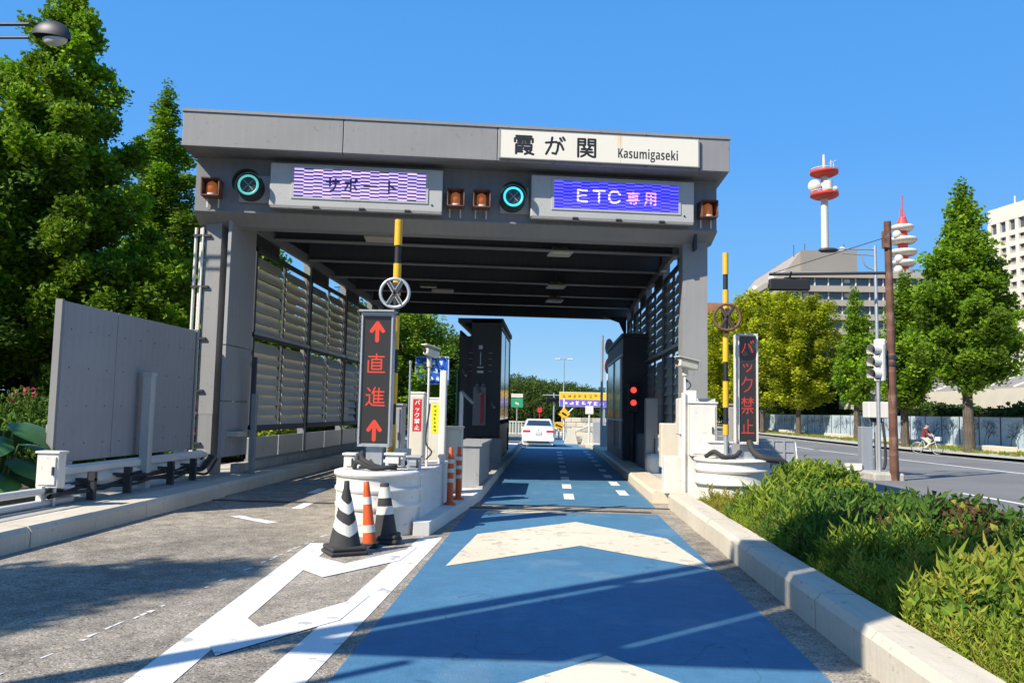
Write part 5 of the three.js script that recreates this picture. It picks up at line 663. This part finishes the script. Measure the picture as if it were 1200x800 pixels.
// ---------------------------------------------------------------- buildings
{ const o = thing('office_building', 'broad concrete office block with window bands behind the street trees', 'building'); const x0 = 61.5, x1 = 102, z0 = -215, z1 = -285, top = 39.7;
  part(o, 'core', box(x1 - x0 - 3, top, z0 - z1 - 3, (x0 + x1) / 2, top / 2, (z0 + z1) / 2), M.bldGrey);
  for (let f = 0; f < 9; f++) { const y = top - .8 - f * 3.75; part(o, 'floor_band', box(x1 - x0, 1.55, z0 - z1, (x0 + x1) / 2, y, (z0 + z1) / 2), M.bldConcrete); const wy = y - .78 - 1.1;
    for (let k = 0; k < 11; k++) { const x = x0 + 2.6 + k * 3.55; part(o, 'window', box(3.2, 2.1, .12, x, wy, z0 - 1.4), M.windowGlass); if (k) part(o, 'mullion', box(.3, 2.2, .5, x - 1.77, wy, z0 - 1.2), M.bldWhite); if (k % 3 === 1) part(o, 'window_blind', box(1.5, 1.0, .05, x - .4, wy + .4, z0 - 1.3), M.bldWhite); }
    for (let k = 0; k < 12; k++) part(o, 'window', box(.12, 2.1, 4.8, x0 + 1.4, wy, z0 - 4 - k * 5.4), M.windowGlass); }
  part(o, 'penthouse', (() => { const g = extr([[67.6, 39.7], [67.6, 46.6], [82.4, 46.6], [82.4, 39.7]], 52); g.translate(0, 0, -273); return g; })(), M.bldGrey); part(o, 'side_slope', (() => { const g = extr([[62.6, 39.7], [67.59, 46.4], [67.59, 39.7]], 50); g.translate(0, 0, -272); return g; })(), M.bldConcrete);
  part(o, 'roof_unit', box(18, 2.2, 20, 92, 40.8, -240), M.bldGrey); for (const [x, y, z] of [[67.0, 46.6, -226], [69.4, 46.6, -224], [80, 46.6, -224]]) part(o, 'roof_aerial', bar([x, y - 1, z], [x, y + 2.4, z], .09, 6), M.steelDark); for (const [x, y, z] of [[63.5, 41, -236], [62.8, 40.6, -252], [79.5, 47.2, -224]]) part(o, 'roof_dish', new THREE.SphereGeometry(1.0, 16, 8, 0, 6.283, 0, 1.2).rotateX(.9).translate(x, y, z), M.bldWhite); }
{ const o = thing('antenna_tower', 'slim white antenna tower with two red ring platforms on the office block', 'tower', [74.9, 46.6, -224]); part(o, 'shaft', taper([V(0, -.2, 0), V(0, 10, 0), V(0, 22, 0)], 1.0, .9, 20), M.bldWhite); part(o, 'shaft_top', cyl(.5, .35, 7, 0, 24, 0, 14), M.bldWhite);
  for (const y of [15.6, 21.9]) { const r = part(o, 'ring_platform', lathe([[.9, -.6], [2.6, -.5], [3.75, .1], [3.75, .9], [3.5, 1.0], [.9, .8]], 32).translate(0, y, 0), M.towerRed); part(r, 'railing', new THREE.TorusGeometry(3.6, .12, 6, 32).rotateX(Math.PI / 2).translate(0, y + 1.35, 0), M.bldWhite); }
  part(o, 'dish', new THREE.SphereGeometry(2.1, 24, 10, 0, 6.283, 0, .95).rotateX(Math.PI / 2).rotateY(-.5).translate(-2.3, 18.6, -.6), M.bldWhite); part(o, 'drum', cyl(1.2, 1.2, 2.6, .6, 18.4, 1.2, 18), M.bldWhite); part(o, 'dish', new THREE.SphereGeometry(.9, 16, 8, 0, 6.283, 0, 1.0).rotateX(Math.PI / 2).translate(2.4, 17.4, 1.4), M.bldWhite); part(o, 'mast', [bar([1.9, 22, 0], [1.9, 26, 0], .12, 6), bar([1.2, 25, 0], [3.4, 26, 0], .08, 6), bar([2.6, 22, 0], [2.6, 25.4, 0], .1, 6)], M.bldWhite); }
{ const o = thing('antenna_tower', 'red antenna tower with stacked white ring platforms behind the office block', 'tower', [99.3, 39.5, -232]); part(o, 'shaft', cyl(1.5, 1.25, 17, 0, 8, 0, 18), M.towerRed); for (const [y, r] of [[15.4, 3.0], [11.8, 3.75], [8.3, 3.75], [5.2, 3.4]]) part(o, 'ring_platform', lathe([[1.2, -.4], [r * .8, -.3], [r, .4], [r, .9], [r * .9, 1.3], [1.2, 1.4]], 32).translate(0, y, 0), M.bldWhite); part(o, 'drum', cyl(3, 3, 3.2, 0, 2, 0, 26), M.bldConcrete); part(o, 'crown_frame', [cyl(1.6, .9, 2, 0, 18, 0, 12), bar([0, 17, 0], [0, 25.4, 0], .22, 8), bar([-1, 17, .5], [-.6, 21.5, .3], .14, 6), bar([1.1, 17, 0], [.7, 20.5, 0], .14, 6)], M.towerRed); for (const [x, y] of [[-2.4, 13.6], [-2, 6.7], [-2.2, 3.6]]) part(o, 'dish', new THREE.SphereGeometry(1.35, 18, 8, 0, 6.283, 0, 1.0).rotateX(Math.PI / 2).rotateY(-.3).translate(x, y, 1.8), M.bldWhite); }
{ const o = thing('roof_dish', 'large white dish antenna on the roof right of the red tower', 'dish antenna', [105.5, 37.2, -224]); part(o, 'dish', new THREE.SphereGeometry(4, 26, 10, 0, 6.283, 0, .9).rotateX(1.1).rotateY(.4).translate(0, 1.2, -2.4), M.bldWhite); part(o, 'mount', [bar([-1, -1.5, 0], [0, 3, 0], .3, 8), bar([1.4, -1.5, 0], [0, 3, 0], .3, 8), box(4, 1.6, 3, 0, -.5, 0)], M.bldWhite); }
{ const o = thing('office_tower', 'pale office building with a grid of dark windows at the right edge', 'building', [133, -.5, -250], -1.341); const H = 65.6, Lx = 46; part(o, 'core', box(Lx, H - 1, 24, Lx / 2, (H - 1) / 2, -12.6), M.bldGrey); part(o, 'parapet', box(Lx + .4, 4.6, 25, Lx / 2, H - 2.3, -12.2), M.bldWhite);
  const px = 3.5, py = 3.55; for (let k = 0; k <= 13; k++) part(o, 'pier', box(1.3, H - 4.6, .9, k * px + .2, (H - 4.6) / 2, -.2), M.bldWhite); for (let r = 0; r < 15; r++) { const y = H - 4.6 - (r ? 3.1 : 3.4) - r * py; part(o, 'spandrel', box(Lx, 1.5, .86, Lx / 2, y - .5, -.23), M.bldWhite); for (let k = 0; k < 13; k++) { const w = part(o, 'window', box(2.2, 2.3, .1, k * px + 1.95, y + 1.3, -.58), M.windowGlass); if (r) part(w, 'window_blind', box(2.0, .8, .06, k * px + 1.95, y + .75, -.5), M.bldConcrete); } }
  part(o, 'roof_aerial', bar([9, H, -1], [9, H + 2.5, -1], .25, 6), M.bldWhite); part(o, 'end_wall', box(.6, H - 4.6, 24.5, -.4, (H - 4.6) / 2, -12.3), M.bldWhite); }
{ const o = thing('brick_building', 'reddish brown topped building behind the striped mast', 'building', [46.5, -.5, -226]); part(o, 'wall', box(14, 26, 14, 0, 13, 0), M.offWhite); part(o, 'parapet', box(14.6, 2.8, 14.6, 0, 30.6, 0), M.brick); part(o, 'recess', box(13, 4.5, 13, 0, 27.2, 0), M.dark); for (let f = 0; f < 5; f++) for (let k = 0; k < 4; k++) part(o, 'window', box(2.2, 1.8, .2, -4.8 + k * 3.2, 22.5 - f * 3.8, 7.02), M.windowGlass); }
{ const o = thing('low_pavilion', 'long cream edged low roof behind the hoarding fence', 'building', [0, -.5, 0]); part(o, 'roof_edge', box(10, 1.5, 52, 39.5, 3.7, -73), M.offWhite); part(o, 'wall', box(8, 2.9, 50, 40.5, 1.45, -73), M.dark); part(o, 'roof_slope', (() => { const g = extr([[34.6, 4.46], [39, 6.2], [44, 4.46]], 50); g.translate(0, 0, -98); return g; })(), M.bldGrey); for (let k = 0; k < 12; k++) part(o, 'roof_rib', bar([34.7, 4.53, -50 - k * 4.2], [39, 6.25, -50 - k * 4.2], .1, 6), M.bldWhite); }
// ---------------------------------------------------------------- sign board over the approach, out of frame: its shadow crosses the lane
{ const o = thing('overhead_board', 'tall post with a large route board standing left of the approach outside the frame', 'sign board', [-6.35, 0, -1]); part(o, 'post', taper([V(0, 0, 0), V(0, 5, 0), V(0, 10.2, 0)], .13, .1, 14), M.galv); part(o, 'post', taper([V(.95, .2, .3), V(.95, 3, .3), V(.95, 5.6, .3)], .05, .05, 10), M.galv); part(o, 'arm', [bar([0, 5.7, 0], [3.3, 5.7, 0], .07, 10), bar([0, 8.4, 0], [3.3, 8.4, 0], .07, 10)], M.galv);
  part(o, 'board', [rbox(1.8, 4.7, .08, 1.05, 7.85, .1, .02)], M.panelGrey); part(o, 'board', [rbox(1.6, 3.1, .08, 2.86, 7.05, .1, .02)], M.panelGrey); }
renderer.render(scene, camera);
